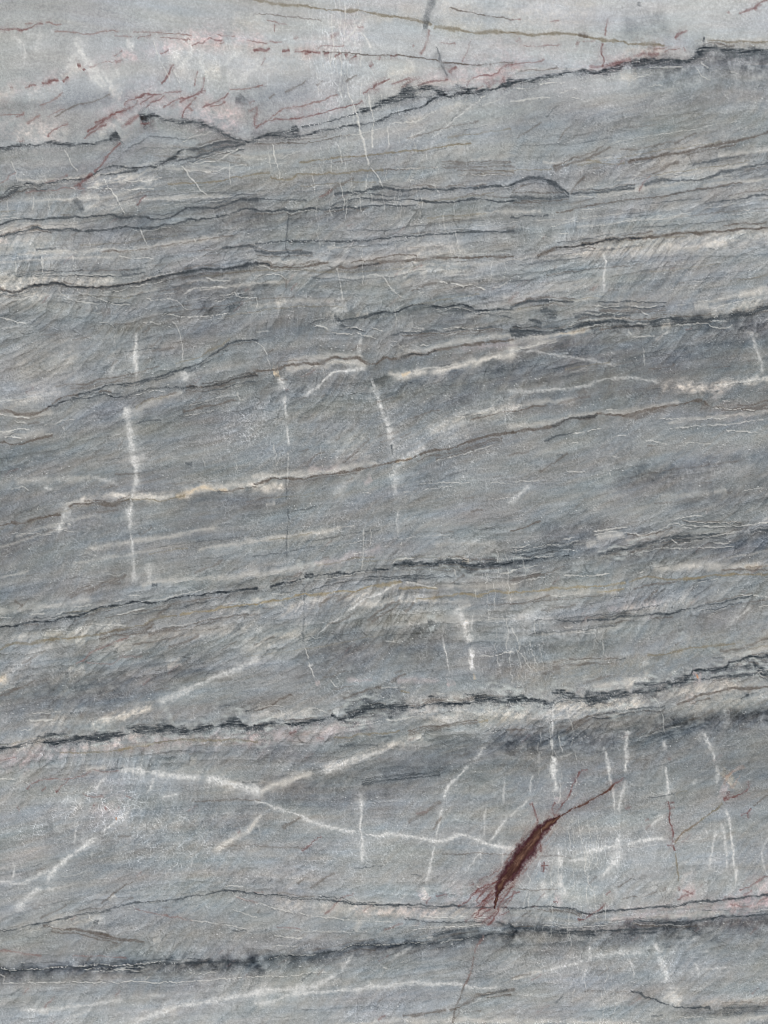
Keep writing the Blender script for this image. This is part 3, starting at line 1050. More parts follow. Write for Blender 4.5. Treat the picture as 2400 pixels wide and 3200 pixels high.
D 6 .8: 300,1175 380,1190 460,1200
D 6 .8: 480,1160 560,1175 650,1165 710,1145
K 18 .4: 480,1180 600,1190 720,1165
D 9 1: 770,1165 820,1165 880,1155 940,1148 1000,1130 1050,1105
D 12 .8: 1040,1105 1110,1085 1150,1065
D 8 1: 1110,1085 1160,1060 1170,1030 1210,1018 1270,1020 1340,1020 1390,1005 1410,975 1460,965 1520,950 1550,935 1600,945 1659,935
D 7 .7: 780,1110 850,1112 950,1110 1040,1095
K 14 .5: 850,1130 1000,1120 1060,1100
D 6 .7: 1060,1110 1140,1095 1220,1085
D 7 .8: 1380,1065 1450,1050 1520,1050 1580,1040 1620,1015 1659,1030
D 9 .7: 1400,1010 1470,1005 1550,1000 1600,1010
D 8 .8: 1550,960 1580,990 1600,1020 1650,1050
D 4 .8: 1220,1080 1400,1065 1530,1060 1580,1050 1659,1045
L 13 .7: 1440,985 1520,975
P 20 .8: 1170,1065 1230,1060
O 6 .9: 1195,1068 1206,1062
L 40 .55: 0,1300 200,1290 400,1260 700,1240 900,1220
W 9 .5: 170,1230 200,1290 220,1350
L 12 .35: 0,1330 80,1280 110,1250
W 5 .7: 265,1200 265,1300 265,1400 250,1470
D 3.5 1: 266,1350 268,1355
b 3.5 .5: 340,1420 450,1350 550,1310 700,1300
b 4 .75: 1060,1250 1150,1220 1210,1190 1300,1170 1450,1145 1659,1140
b 3 .5: 380,1370 500,1330 620,1310
d 3 .6: 520,1320 650,1300 790,1275 950,1268 1000,1250
L 55 .35: 1000,1260 1300,1230 1659,1190
P 20 .3: 1130,1230 1200,1210
D 4 .7: 1480,1215 1510,1190 1540,1180
w 1.6 .6: 910,1190 940,1230 970,1310 980,1390 985,1440
d 2 .5: 965,1290 980,1390 985,1450
K 26 .8: 900,1380 1100,1360 1300,1335 1500,1315 1659,1300
K 48 .55: 0,1470 300,1430 700,1410 1000,1410
K 60 .5: 0,1570 300,1540 600,1490 1000,1460 1300,1400 1659,1360
d 3 .5: 820,1490 900,1470 1000,1440 1100,1410 1300,1370
W 8 .75: 745,1410 740,1500 740,1580 735,1659
W 10 .5: 748,1415 745,1450
W 7 .55: 985,1470 990,1560
W 8 .65: 1230,1400 1260,1480 1300,1560 1315,1640
W 7 .6: 605,1520 615,1590 630,1659
W 5 .5: 600,1510 590,1570
W 5 .7: 255,1460 268,1560
W 11 .85: 265,1570 275,1659
w 1.8 .7: 295,1440 330,1560
w 1.6 .5: 250,1500 300,1600
W 6 .3: 180,1560 165,1640
W 5 .4: 300,1590 400,1560
r 8 .3: 1010,1610 1040,1600
@J
W 11 .75: 740,15 850,15 960,28 1070,45 1180,55 1270,60 1330,60
W 13 .85: 1300,58 1400,80 1480,100 1560,115 1659,140
L 16 .5: 1400,85 1480,100 1540,112
r 3 .7: 190,105 270,75 400,72 470,70 540,50 600,15
r 3 .6: 370,155 410,110 460,75
r 3 .6: 160,140 200,105
r 3 .6: 270,150 300,115
R 5 .6: 365,158 380,145
w 2.2 .8: 0,75 80,72 150,85 190,105
r 3 .5: 600,15 700,25 780,20
L 10 .5: 540,10 700,5
W 7 .55: 700,50 650,90 620,140 600,170
W 7 .5: 1010,50 980,110 940,190
W 9 .4: 400,200 550,220
W 9 .5: 1020,210 1100,180 1190,155
r 3 .6: 530,155 560,180 620,185 680,185
r 3 .7: 810,180 850,185 830,195
R 7 .5: 678,265 692,258
R 4 .4: 760,252 775,248
R 3 .4: 600,240 615,245
O 5 .7: 750,328 762,322
r 8 .3: 110,270 130,265
P 50 .3: 560,240 850,230
W 11 .7: 850,260 780,320 720,370 650,430
W 9 .8: 650,430 560,500 490,550 420,600 350,660 310,720 290,770
W 12 .75: 290,775 230,800 170,850 120,900 90,940
W 9 .5: 290,775 370,790
W 8 .65: 0,740 80,745 150,745 220,710 280,680 350,660
W 5 .6: 95,600 90,660 75,730
W 5 .5: 500,340 490,430 475,510
L 10 .75: 1659,350 1600,410 1540,440 1480,480 1420,520 1380,560
R 3 .4: 1530,420 1560,400
W 5 .4: 1250,560 1235,650
W 5 .3: 605,530 590,580
K 75 .25: 250,600 500,580 900,580 1200,600
K 70 .35: 1150,320 1500,330 1659,250
K 40 .3: 260,400 350,380
b 3 .6: 650,890 690,850 740,810 800,770 860,740
L 6 .5: 700,860 750,815
b 3 .4: 250,980 380,920 440,880
d 3.2 .75: 0,1052 80,1050 150,1032 210,1015 280,1008 340,995 400,980 480,960 550,945 620,935 700,920 760,900 810,882 870,870 960,868 1060,860 1130,850 1200,835 1280,825 1350,815 1420,795 1480,790 1530,800 1659,815
w 1.5 .6: 0,1050 80,1048
w 1.5 .7: 540,948 650,930
w 1.5 .6: 960,870 1080,860
r 2.6 .6: 860,905 930,930 1020,945 1100,960 1180,975 1260,990
w 1.8 .7: 1180,975 1260,990 1350,1000 1450,1015 1540,1030 1610,1045
w 1.8 .7: 1500,915 1570,940 1659,960
w 1.8 .6: 860,880 870,910
w 1.8 .7: 1450,762 1590,768
w 1.8 .6: 1500,795 1530,830 1600,860
r 2.6 .6: 1520,830 1600,860 1659,875
b 3 .75: 270,1018 330,1030 400,1042 500,1045 600,1065 680,1085 760,1105 850,1115 950,1125
w 1.8 .7: 290,1022 420,1045
w 1.8 .6: 560,1035 640,1050 700,1070
b 4 .6: 570,1040 640,1070 720,1090
d 7 .6: 610,985 640,1000
w 1.8 .7: 570,940 580,965 640,1000
L 22 .35: 300,1015 500,990 700,960
L 14 .3: 100,1040 280,1050
L 10 .4: 990,1115 1040,1110
r 4 .6: 0,1185 80,1190 160,1205 280,1215
r 2.6 .6: 460,1218 560,1222 680,1220 780,1225 830,1238
b 3 .5: 560,1255 600,1220
d 4 .85: 0,1305 70,1312 130,1308 200,1306 280,1300 360,1292 450,1290 540,1292 620,1282 700,1276 780,1284 860,1278 950,1272 1060,1266 1150,1266 1240,1260 1310,1266 1370,1256 1440,1250 1520,1260 1659,1255
s 2.5 .8: 0,1302 200,1303 450,1288 620,1276 780,1280 950,1268 1150,1262
w 1.4 .7: 0,1302 70,1310 130,1305 200,1303 280,1298 360,1290 450,1288
w 1.4 .7: 500,1288 620,1275 700,1272 780,1280 860,1275 950,1268 1060,1262
w 1.4 .5: 1130,1240 1230,1240
K 12 .6: 0,1310 280,1302 540,1294 860,1280 1240,1262 1659,1255
K 28 .6: 0,1345 400,1325 800,1305 1200,1290 1659,1275
K 14 .35: 700,1250 1000,1245 1400,1235 1659,1230
w 1.5 .8: 0,1395 150,1390 300,1392 450,1390 600,1388 780,1388 850,1382 950,1388 1060,1390 1200,1385 1350,1375 1500,1360 1659,1350
w 1.6 .7: 580,1318 700,1312 850,1310 940,1318
w 1.6 .7: 1200,1305 1250,1330 1300,1335 1420,1328
w 1.8 .7: 930,1385 970,1350
w 1.8 .6: 870,1365 890,1350
w 1.8 .7: 0,1340 30,1350 20,1390
W 8 .6: 110,1560 230,1570 350,1565 480,1545 580,1535 700,1520 820,1505
W 7 .5: 400,1620 500,1600 560,1580 620,1545
W 10 .75: 860,1659 960,1615 1060,1580 1150,1545 1250,1530 1350,1510 1450,1495 1550,1480 1659,1460
L 16 .4: 1050,1585 1150,1550
W 8 .4: 940,1470 1060,1475
L 8 .4: 250,1575 320,1585
r 3 .5: 280,1560 330,1510 360,1470
r 3 .5: 150,1470 190,1420
r 3 .5: 740,1490 780,1430
K 20 .3: 0,1430 60,1440
@K
W 8 .7: 0,210 80,235 130,260 200,285 300,315 350,345 400,360 470,385 540,398 600,408 680,412
W 11 .5: 290,318 350,342
W 8 .75: 680,430 740,435 800,445 860,425 930,430 1000,445 1080,460 1160,475 1230,465 1300,440 1370,440 1440,465 1500,490 1580,510 1659,525
W 13 .5: 1500,495 1580,512 1659,520
L 11 .8: 0,150 40,148 100,120 180,95 260,65 340,45 380,30
W 9 .6: 380,30 450,15 540,0
W 7 .75: 680,145 685,200 680,290 675,360 678,430 690,510 690,640
W 8 .75: 1360,0 1320,50 1270,100 1230,160 1210,220
W 6 .65: 1210,220 1200,300 1180,390 1160,480
W 7 .65: 1160,480 1145,560 1130,640 1110,720 1100,780
L 14 .5: 1090,770 1100,860
P 18 .5: 1050,840 1110,800
W 10 .4: 1150,480 1170,470
W 7 .7: 1640,300 1590,370 1550,440 1500,500
W 7 .55: 1500,500 1440,560 1400,620 1340,700
W 5 .5: 1610,50 1605,170 1620,250
W 5 .45: 1490,230 1480,340 1478,460
W 6 .4: 1470,520 1450,600
W 5 .4: 1600,520 1590,680
W 5 .3: 1560,150 1540,200
W 6 .35: 20,360 30,440
b 5 .5: 980,360 1050,310 1130,260 1200,210
b 5 .5: 160,390 220,360 290,320
R 3 .6: 290,545 330,510 390,460 430,440
b 4 .5: 1140,400 1180,350 1210,310
b 3.5 .5: 350,780 430,720 520,680
b 4 .5: 260,750 330,700
r 3 .5: 0,805 60,800
r 4 .5: 1030,300 1120,270
W 6 .3: 0,330 50,290
L 6 .5: 0,350 40,300
K 50 .4: 0,180 200,140 500,90 800,50 1100,20 1350,0
d 4 .5: 680,90 850,60 1050,40 1200,20
K 70 .3: 100,200 600,220 1000,180
d 3.2 .85: 0,815 60,820 130,825 200,840 280,845 380,850 480,852 560,865 620,880 700,882 780,885 880,888 980,890 1080,888 1180,895 1280,898 1400,900 1500,902 1600,902 1659,905
w 1.4 .6: 60,820 200,840 300,845 480,850
L 24 .45: 80,870 300,880 500,895 700,915 900,935 1200,935 1500,945
P 18 .35: 600,920 900,930 1200,930
w 2 .75: 0,878 50,885 100,905 200,925 280,945 350,955 420,965 520,978 620,990
w 1.5 .5: 620,990 760,992 900,1000
D 5 .7: 950,985 980,972 1020,980 1070,995
d 2 .6: 1070,995 1200,1000 1400,998 1500,1005
w 2.2 .8: 100,1075 130,1085 200,1098 310,1105
w 1.8 .7: 100,1155 200,1158 270,1160
w 1.6 .5: 240,1055 400,1058 550,1060 700,1060
r 3.5 .65: 440,950 490,910 520,870 570,840 640,810
r 3 .5: 690,940 720,910 760,880
r 2.6 .5: 120,1030 220,1035 300,1050
r 3 .5: 820,1060 900,1020 960,1000
d 4 .85: 0,1252 60,1248 120,1225 200,1218 280,1215 360,1210 430,1208 490,1192 550,1175 620,1158 700,1152 780,1145 860,1145 940,1148 1000,1138 1080,1138 1180,1128 1260,1120 1340,1108 1420,1095 1480,1092
K 14 .75: 600,1165 700,1155 860,1152 1000,1145 1100,1130
K 10 .5: 0,1255 120,1230 360,1212 500,1190
K 32 .55: 0,1240 200,1260 400,1240 600,1200 800,1180 1000,1150 1250,1110 1500,1060 1659,1070
K 24 .4: 1000,1100 1250,1080 1500,1040
w 1.4 .7: 540,1178 620,1156 700,1150 860,1142 1000,1136 1120,1135
w 1.4 .6: 60,1245 200,1215 400,1208
d 2 .6: 1040,1110 1150,1090 1250,1065 1350,1045 1450,1040
w 1.8 .8: 1030,1110 1100,1102 1160,1092
w 1.4 .7: 1010,1050 1100,1045 1250,1030 1400,1020 1470,1020
w 1.6 .7: 1000,1020 1060,1028 1100,1048
w 1.4 .6: 1180,1130 1280,1115 1400,1098
w 1.5 .8: 0,1350 200,1348 300,1335 500,1325
w 1.8 .7: 820,1300 880,1305
w 2 .5: 60,1330 110,1300
d 3.5 .7: 1480,1090 1560,1075 1659,1075
d 4 .6: 1540,990 1600,1010 1659,1025
W 10 .75: 0,1455 100,1440 180,1440 300,1425 400,1405 470,1370 540,1320
W 9 .55: 540,1320 590,1260 640,1190
W 7 .45: 870,1250 920,1210 1000,1170 1040,1130
L 7 .4: 640,1060 680,990
W 8 .65: 0,1525 100,1510 220,1475 330,1455 450,1450 560,1440 680,1435 770,1415 870,1410 960,1395 1060,1395 1180,1395 1280,1405 1400,1420 1500,1425 1600,1410
W 10 .3: 700,1430 850,1412
r 5 .7: 1485,1080 1440,1140 1410,1210
b 3 .55: 1410,1210 1400,1290 1370,1370 1340,1430 1320,1500 1290,1560 1270,1659
r 3 .5: 1410,1210 1400,1290 1370,1370 1340,1430
b 6 .6: 1659,1430 1580,1450 1500,1460 1430,1480 1380,1510 1320,1550 1240,1570
b 5 .6: 1240,1570 1150,1580 1050,1600 940,1610
d 4 .5: 1640,1430 1560,1455 1450,1480
r 4 .6: 790,1640 850,1590
L 12 .6: 750,1659 900,1640 1100,1640 1300,1630 1450,1640 1659,1640
P 55 .5: 1380,930 1480,900 1600,860
P 30 .3: 1200,820 1350,800
R 2.6 .8: 1330,890 1370,860 1430,800 1500,760 1580,740
R 2.6 .8: 1380,830 1440,790 1540,740
R 3 .8: 1430,900 1490,850 1540,790
R 3 .8: 1350,1000 1400,960 1450,920 1500,900
R 2.6 .7: 1400,980 1470,950 1520,910
R 2.6 .6: 1440,740 1500,700 1600,640 1640,600
R 3 .8: 1460,1010 1520,960 1560,930
R 2.6 .6: 1160,830 1250,820
R 3 .8: 1420,870 1480,800 1560,730
R 5 .85: 1490,1025 1530,990 1560,940 1580,900
R 2.6 .6: 1300,900 1350,880 1390,850
R 2.6 .5: 1380,770 1420,750
R 2.2 .5: 1100,880 1140,830
R 2.2 .6: 1470,880 1530,830 1570,780
R 2.2 .6: 1500,940 1560,870 1600,830
R 2.2 .5: 1400,900 1450,870
R 2.2 .6: 1600,920 1640,870 1659,840
R 2.2 .6: 1560,960 1600,950 1650,930
@L
W 9 .85: 265,0 270,50 285,100 290,180
W 11 .85: 300,510 310,590 320,660
W 12 .8: 320,660 315,740 330,800 350,860
P 22 .6: 280,850 330,840
W 12 .7: 205,700 205,780 225,880
R 2.6 .7: 270,860 300,865
W 6 .6: 120,180 80,230 0,310
W 5 .5: 160,20 120,90 120,180
W 7 .6: 345,610 440,590 500,570
W 9 .75: 450,545 540,530 620,515 720,508
W 8 .7: 720,508 770,490 860,465 950,460 1040,460
W 9 .7: 700,520 670,580 640,640 600,690 570,750
W 9 .6: 680,440 690,520
W 12 .3: 690,440 720,440
W 5 .6: 670,310 670,270 660,180 640,80 630,0
W 6 .6: 735,60 720,140 700,220 690,320
W 7 .7: 995,0 1005,80 1010,160 1005,230
W 6 .55: 1000,300 940,340 880,400
W 6 .75: 1370,250 1400,320 1415,420 1430,520 1440,620 1450,700 1445,770
W 5.5 .6: 1350,330 1380,470 1395,620 1390,700
W 5.5 .65: 1330,380 1300,500 1280,620 1265,690
W 5 .4: 1250,400 1270,440
W 7 .4: 560,760 500,810
W 6 .4: 1190,60 1170,120
W 7 .4: 1650,470 1650,680
W 6 .5: 1330,0 1330,120
Y 30 .4: 1390,100 1440,50
O 7 .22: 1375,130 1385,70 1430,25 1490,0
O 5 .2: 1400,140 1440,110 1480,40
P 25 .5: 1350,130 1400,150
r 4 .4: 1380,60 1440,20
R 3.5 .8: 1010,215 1020,270
R 3 .7: 1020,270 1060,258
R 6 .6: 1012,275 1030,268
R 3.2 .85: 1020,275 1025,350 1040,420 1047,490
y 3.5 .85: 1048,490 1100,430 1160,385 1220,340 1280,300 1330,260 1370,225
r 2 .4: 1048,490 1100,430 1160,385 1220,340
R 3.2 .8: 1370,220 1420,190 1480,170 1540,135
R 2.6 .6: 1540,140 1530,80
R 2.6 .6: 1370,220 1400,160
R 2.6 .6: 1360,200 1400,190 1410,150
R 4 .8: 1047,490 1055,540
R 3 .7: 1000,495 1045,490
R 2.6 .5: 1020,230 1060,225
y 3 .7: 1058,550 1070,640 1080,740
y 3 .4: 1050,180 1090,155 1140,150
R 3.2 .7: 1480,310 1530,285 1560,255
R 2.6 .6: 1530,280 1530,330
b 2.6 .6: 1560,250 1620,200 1659,175
R 3 .5: 735,270 780,245
r 4 .4: 860,340 890,330
R 5 .5: 1470,800 1550,760 1620,720 1659,700
R 4 .5: 1500,830 1560,790
P 24 .4: 1480,800 1659,740
P 45 .45: 1080,790 1200,800
P 32 .6: 1330,880 1450,880 1659,850
R 3 .45: 1100,790 1140,800 1180,820
R 3 .45: 1070,860 1110,830 1150,810
R 3 .45: 1080,760 1090,800
R 4 .5: 1370,860 1390,820 
R 6 .4: 1410,885 1450,890
r 3 .5: 1440,870 1480,900 1560,890
r 3 .5: 1580,890 1659,840
b 3 .45: 850,840 880,820 940,800
b 3 .45: 950,800 1010,770
b 2.6 .4: 700,860 760,840 820,830
b 3 .5: 680,770 740,740 790,700
d 3.4 .85: 0,910 80,905 150,900 240,895 290,900 350,912 410,920 460,938 520,945 600,930 700,920 800,912 900,905 1000,900 1080,895 1130,880 1200,868 1300,862 1370,850 1450,845 1540,832 1659,822
R 3.5 .75: 420,990 470,975 530,935 570,910 610,870
R 2.6 .5: 610,830 640,790
R 2.6 .6: 420,975 450,980
R 2.2 .4: 120,900 170,905
b 2.6 .4: 60,960 130,930
d 4 .8: 0,1028 60,1040 150,1045 230,1050 300,1055 380,1060 450,1062 540,1058
d 4 .8: 540,1058 620,1050 720,1052 820,1048 920,1038 1000,1025 1080,1010 1130,1005 1200,990 1280,978 1340,970
d 4.5 .9: 1280,978 1340,970 1400,965 1500,960 1580,952 1659,945
K 16 .55: 0,1035 300,1060 540,1062 900,1045
K 22 .5: 680,1020 900,1010 1100,1010 1250,990
d 2.5 .7: 780,990 850,990 950,1000 1050,1000 1150,995
P 26 .5: 600,975 900,955 1200,925 1400,905 1659,870
L 10 .4: 1000,980 1150,960 1400,940
w 1.4 .6: 230,1010 350,1018 500,1015 620,1008
w 1.4 .6: 200,1020 340,1032 480,1030 620,1020
w 1.8 .6: 620,1000 740,990
w 1.4 .5: 240,980 260,1000
d 1.6 .4: 1230,920 1400,922
K 55 .6: 0,1080 300,1100 600,1100 900,1080 1300,1030 1659,1000
K 24 .4: 900,1060 1200,1030 1659,980
W 7 .65: 500,1130 502,1200 495,1270
W 5 .5: 495,1270 470,1330 440,1400
W 9 .55: 500,1220 600,1215 700,1200 880,1195
W 8 .6: 500,1240 400,1270 300,1290 200,1315
L 6 .6: 200,1315 100,1340 0,1370
b 3 .5: 130,1330 60,1340 0,1365
W 10 .65: 925,1110 940,1170 960,1220
W 15 .75: 950,1210 980,1280 1000,1340 1010,1400
W 13 .55: 1010,1400 1030,1450 1080,1510
L 26 .55: 1010,1440 1050,1490 1110,1525
W 6 .5: 730,1220 780,1290 790,1380
W 6 .4: 1150,1240 1200,1290 1210,1370
W 8 .45: 1210,1310 1300,1300 1450,1300
W 6 .4: 1220,1080 1150,1130
W 6 .4: 1200,1190 1300,1185
W 6 .3: 1540,1200 1600,1160
b 4 .35: 660,1450 760,1445
d 3 .7: 760,1440 800,1450 840,1465 870,1490 930,1505 980,1530 1030,1545
d 4 .8: 1030,1545 1100,1550 1200,1552 1300,1555
K 28 .65: 1060,1600 1300,1580 1500,1565 1659,1550
K 30 .35: 720,1480 850,1500 980,1550
D 5 .4: 1350,1560 1500,1550 1659,1545
L 16 .45: 1200,1545 1400,1520 1659,1500
L 12 .55: 1250,1645 1450,1635 1659,1610
L 9 .6: 0,1645 250,1640 450,1650
s 6 .7: 0,1650 250,1645 480,1655
b 3 .35: 460,1450 600,1440
d 4 .5: 900,1610 980,1600
w 1.6 .6: 1060,1610 1250,1620 1400,1640
M 1 1: 300,316,4 282,328,9 201,396,18 110,508,28 35,606,29 -25,689,24 -77,763,15 -95,823,7 -114,900,4
R 2.6 .8: 0,690 -60,760 -120,820 -180,860
R 2.6 .8: -20,660 -90,730 -160,780 -230,810
R 2.6 .75: -60,780 -130,850 -190,900 -230,960
R 2.6 .75: 20,690 0,780 -60,850 -90,910
R 2.2 .7: 60,650 40,720 0,780
R 2.2 .6: -90,900 -60,860 -20,840 30,800
R 5 .85: 250,350 280,320 300,290
B 3.4 .85: 285,332 350,295 400,265 450,240 520,205 570,180 620,145 670,100
R 3 .6: 300,322 400,268 520,208 620,147 670,100 730,55
R 5 .5: 640,125 690,90 720,75
R 3 .8: 265,310 300,270 330,230 360,190
R 3.6 .8: 350,200 380,150 400,100 430,45 440,20
R 3 .6: 440,20 490,15
R 3 .6: 400,100 420,70
R 3 .7: 270,300 260,250 285,210
R 3 .7: 165,390 165,330 140,270 130,210
R 3.5 .6: 110,240 130,232
R 2.8 .75: 185,470 190,520 178,550
R 3 .75: 205,600 208,650 200,680
R 2.6 .7: 185,635 240,625
P 18 .4: 280,220 290,180
R 3 .5: 230,330 245,300
r 7 .5: 130,590 80,640
r 5 .5: 60,660 0,740
R 2.2 .5: 100,640 60,700
@K
K 22 .45: 0,1280 300,1240 600,1180 900,1150 1200,1130 1500,1100 1659,1090
@J
K 18 .45: 0,1325 500,1300 1000,1285 1659,1270
@A
W 10 .4: 420,480 470,380 540,300
W 9 .35: 640,430 700,520 760,600
W 12 .4: 1180,220 1240,300 1200,400 1150,470
W 10 .35: 1560,300 1500,380 1440,430
W 8 .35: 1330,300 1300,400 1340,480
W 7 .35: 60,220 160,300 150,420
@I
K 22 .5: 850,1400 1050,1370 1300,1345 1500,1322 1700,1305
K 30 .35: 0,1500 300,1450 600,1430
@L
R 2.4 .6: -180,800 -110,770 -60,730
R 2.4 .6: -200,870 -150,830 -90,800
R 2.4 .6: -90,840 -40,800 10,770
R 2.4 .5: -60,880 0,830 60,800
R 2.4 .5: -240,900 -190,880 -130,850
W 10 .5: 700,500 690,590 650,660
w 1.6 .6: 425,300 435,380 450,470 470,560 480,700 520,790
w 1.5 .5: 485,330 500,420 515,500 520,600
w 1.5 .5: 540,330 550,420 545,520 560,640
w 1.5 .5: 590,780 600,880 610,990
w 1.5 .5: 530,790 540,900 545,1000
w 1.5 .5: 360,340 375,440 380,540
"""
#PATTERN-BEGIN
# ------------------------------------------------------------------ the stone's figure
# Everything below works in photograph pixels (x right, y down) on the slab's face.
rng = np.random.RandomState(7)
F32 = np.float32
_TG = rng.rand(256, 256).astype(F32) * (2 * np.pi)
_GX, _GY = np.cos(_TG), np.sin(_TG)
_WR = rng.rand(512, 512).astype(F32)

def noise(x, y, seed=0):
    """gradient noise, about -0.7..0.7"""
    x = x + F32(seed * 37.17); y = y + F32(seed * 91.73)
    xf = np.floor(x); yf = np.floor(y)
    xi = xf.astype(np.int32); yi = yf.astype(np.int32)
    fx = (x - xf).astype(F32); fy = (y - yf).astype(F32)
    u = fx * fx * fx * (fx * (fx * 6 - 15) + 10)
    v = fy * fy * fy * (fy * (fy * 6 - 15) + 10)
    def g(ix, iy, dx, dy):
        ix = ix & 255; iy = iy & 255
        return _GX[iy, ix] * dx + _GY[iy, ix] * dy
    a = g(xi, yi, fx, fy); b = g(xi + 1, yi, fx - 1, fy)
    c = g(xi, yi + 1, fx, fy - 1); e = g(xi + 1, yi + 1, fx - 1, fy - 1)
    t = a + u * (b - a); s = c + u * (e - c)
    return t + v * (s - t)

def fbm(x, y, o=3, seed=0, gain=0.5):
    r = 0; amp = 1.0
    for k in range(o):
        r = r + amp * noise(x * (2.03 ** k), y * (2.03 ** k), seed + k * 5)
        amp *= gain
    return r

def cells(x, y, seed=0):
    """Worley F2-F1: small along the cell walls"""
    xf = np.floor(x).astype(np.int32); yf = np.floor(y).astype(np.int32)
    f1 = np.full(x.shape, 9.0, F32); f2 = np.full(x.shape, 9.0, F32)
    for j in (-1, 0, 1):
        for i in (-1, 0, 1):
            cx = xf + i; cy = yf + j
            px = cx + _WR[(cy + seed) & 511, cx & 511]
            py = cy + _WR[(cy + 77) & 511, (cx + 131 + seed) & 511]
            dd = np.sqrt((px - x) ** 2 + (py - y) ** 2).astype(F32)
            f2 = np.minimum(f2, np.maximum(f1, dd)); f1 = np.minimum(f1, dd)
    return f2 - f1

def facets(x, y, seed=0):
    """cells with a random tone and a position inside each cell; returns tone, F2-F1, dy to the cell's centre"""
    xf = np.floor(x).astype(np.int32); yf = np.floor(y).astype(np.int32)
    f1 = np.full(x.shape, 9.0, F32); f2 = np.full(x.shape, 9.0, F32)
    tone = np.zeros(x.shape, F32); off = np.zeros(x.shape, F32)
    for j in (-1, 0, 1):
        for i in (-1, 0, 1):
            cx = xf + i; cy = yf + j
            px = cx + _WR[(cy + seed) & 511, cx & 511]
            py = cy + _WR[(cy + 77) & 511, (cx + 131 + seed) & 511]
            dd = np.sqrt((px - x) ** 2 + (py - y) ** 2).astype(F32)
            m = dd < f1
            f2 = np.where(m, f1, np.minimum(f2, dd)); f1 = np.where(m, dd, f1)
            tone = np.where(m, _WR[(cy + 201) & 511, (cx + 17 + seed) & 511], tone)
            off = np.where(m, (y - py).astype(F32), off)
    return tone - .5, f2 - f1, off

def sstep(a, b, x):
    t = np.clip((x - a) / (b - a), 0, 1)
    return t * t * (3 - 2 * t)

def srgb2lin(c):
    c = np.clip(c / 255.0, 0, 1)
    return np.where(c <= 0.04045, c / 12.92, ((c + 0.055) / 1.055) ** 2.4)

# strata guides, traced in 1659-wide coordinates
GUIDES = [
 "0,60 130,50 400,95 700,112 970,138 1320,150 1659,140",
 "0,318 150,312 240,300 310,250 360,255 430,265 535,300 650,290 780,262 900,230 960,205 1100,185 1300,150 1480,120 1550,100 1659,112",
 "0,500 150,490 300,470 430,460 600,435 750,425 800,430 1000,405 1100,395 1230,400 1400,370 1659,330",
 "0,625 100,610 260,620 400,590 530,575 620,570 740,578 850,570 1000,550 1250,525 1400,510 1659,492",
 "0,910 130,900 200,870 340,850 450,830 600,800 700,790 800,800 900,770 1100,740 1250,710 1400,695 1659,650",
 "0,1140 150,1090 280,1078 400,1060 550,1050 700,1030 870,1000 1000,955 1200,930 1400,880 1659,860",
 "0,1355 150,1335 300,1305 450,1278 640,1250 760,1225 900,1215 1100,1215 1300,1190 1659,1120",
 "0,1610 100,1590 300,1575 500,1565 700,1555 850,1525 1000,1510 1200,1505 1400,1485 1500,1450 1659,1430",
 "0,1990 200,1950 400,1935 530,1928 700,1940 1000,1955 1200,1960 1250,1970 1400,1960 1659,1940",
 "0,2090 300,2080 600,2060 850,2045 1050,2010 1250,2010 1450,2000 1659,1990",
 "0,2310 1659,2230",
]
TILES = {'A': (0, 0), 'B': (800, 0), 'C': (1600, 0), 'D': (0, 800), 'E': (800, 800), 'F': (1600, 800),
         'G': (0, 1600), 'H': (800, 1600), 'I': (1600, 1600), 'J': (0, 2400), 'K': (800, 2400), 'L': (1600, 2400)}
TS = 800.0 / 1659.0

STEP = 2.5
MX, MY = 760, 500                       # stone beyond the picture on each side
def axis(n, m):
    inner = np.arange(-20, n + 20.01, STEP)
    lo = np.arange(-20 - 5, -m - 0.01, -5)[::-1]
    hi = np.arange(n + 20 + 5, n + m + 0.01, 5)
    return np.concatenate([lo, inner, hi]).astype(F32)
XS = axis(2400, MX); YS = axis(3200, MY)
X, Y = np.meshgrid(XS, YS)
H, W = X.shape

# strata coordinate V: constant along the layers
gy = []
for s in GUIDES:
    p = np.array([[float(q) for q in a.split(',')] for a in s.split()]) * (2400 / 1659.0)
    yy = np.interp(XS, p[:, 0], p[:, 1])
    sl = (p[-1, 1] - p[0, 1]) / (p[-1, 0] - p[0, 0])
    yy = yy + np.where(XS < 0, XS * sl, 0) + np.where(XS > 2400, (XS - 2400) * sl, 0)
    gy.append(yy)
gy = np.array(gy)
gy = np.vstack([gy[0] - 700, gy, gy[-1] + 900])
gc = gy.mean(axis=1)
V = np.empty((H, W), F32)
for i in range(W):
    V[:, i] = np.interp(YS, gy[:, i], gc)
SLOPE = np.empty((H, W), F32)           # dy/dx of the layers
SLOPE[:] = -np.gradient(V, axis=1) / np.gradient(XS)[None, :] / np.maximum(np.gradient(V, axis=0) / np.gradient(YS)[:, None], .3)

# wobble that all traced veins share
WX = X + 5.0 * noise(X / 55, Y / 55, 1) + 3.6 * noise(X / 19, Y / 19, 2) + 2.4 * noise(X / 8, Y / 8, 3)
WY = Y + 5.0 * noise(X / 60, Y / 45, 4) + 4.2 * noise(X / 20, Y / 17, 5) + 3.0 * noise(X / 8, Y / 8, 6)
N_w = fbm(X / 60, Y / 60, 2, 11) * 1.6          # width variation
N_brk = fbm(X / 42, Y / 36, 3, 15) * 1.5        # break-up along a vein
N_hi = np.clip(np.abs(noise(X / 5.2, Y / 4.6, 21)) * 1.5 + 0.55 * np.abs(noise(X / 11, Y / 9, 22)), 0, 1)
N_hi = 0.55 * N_hi + 0.45 * rng.rand(H, W).astype(F32)
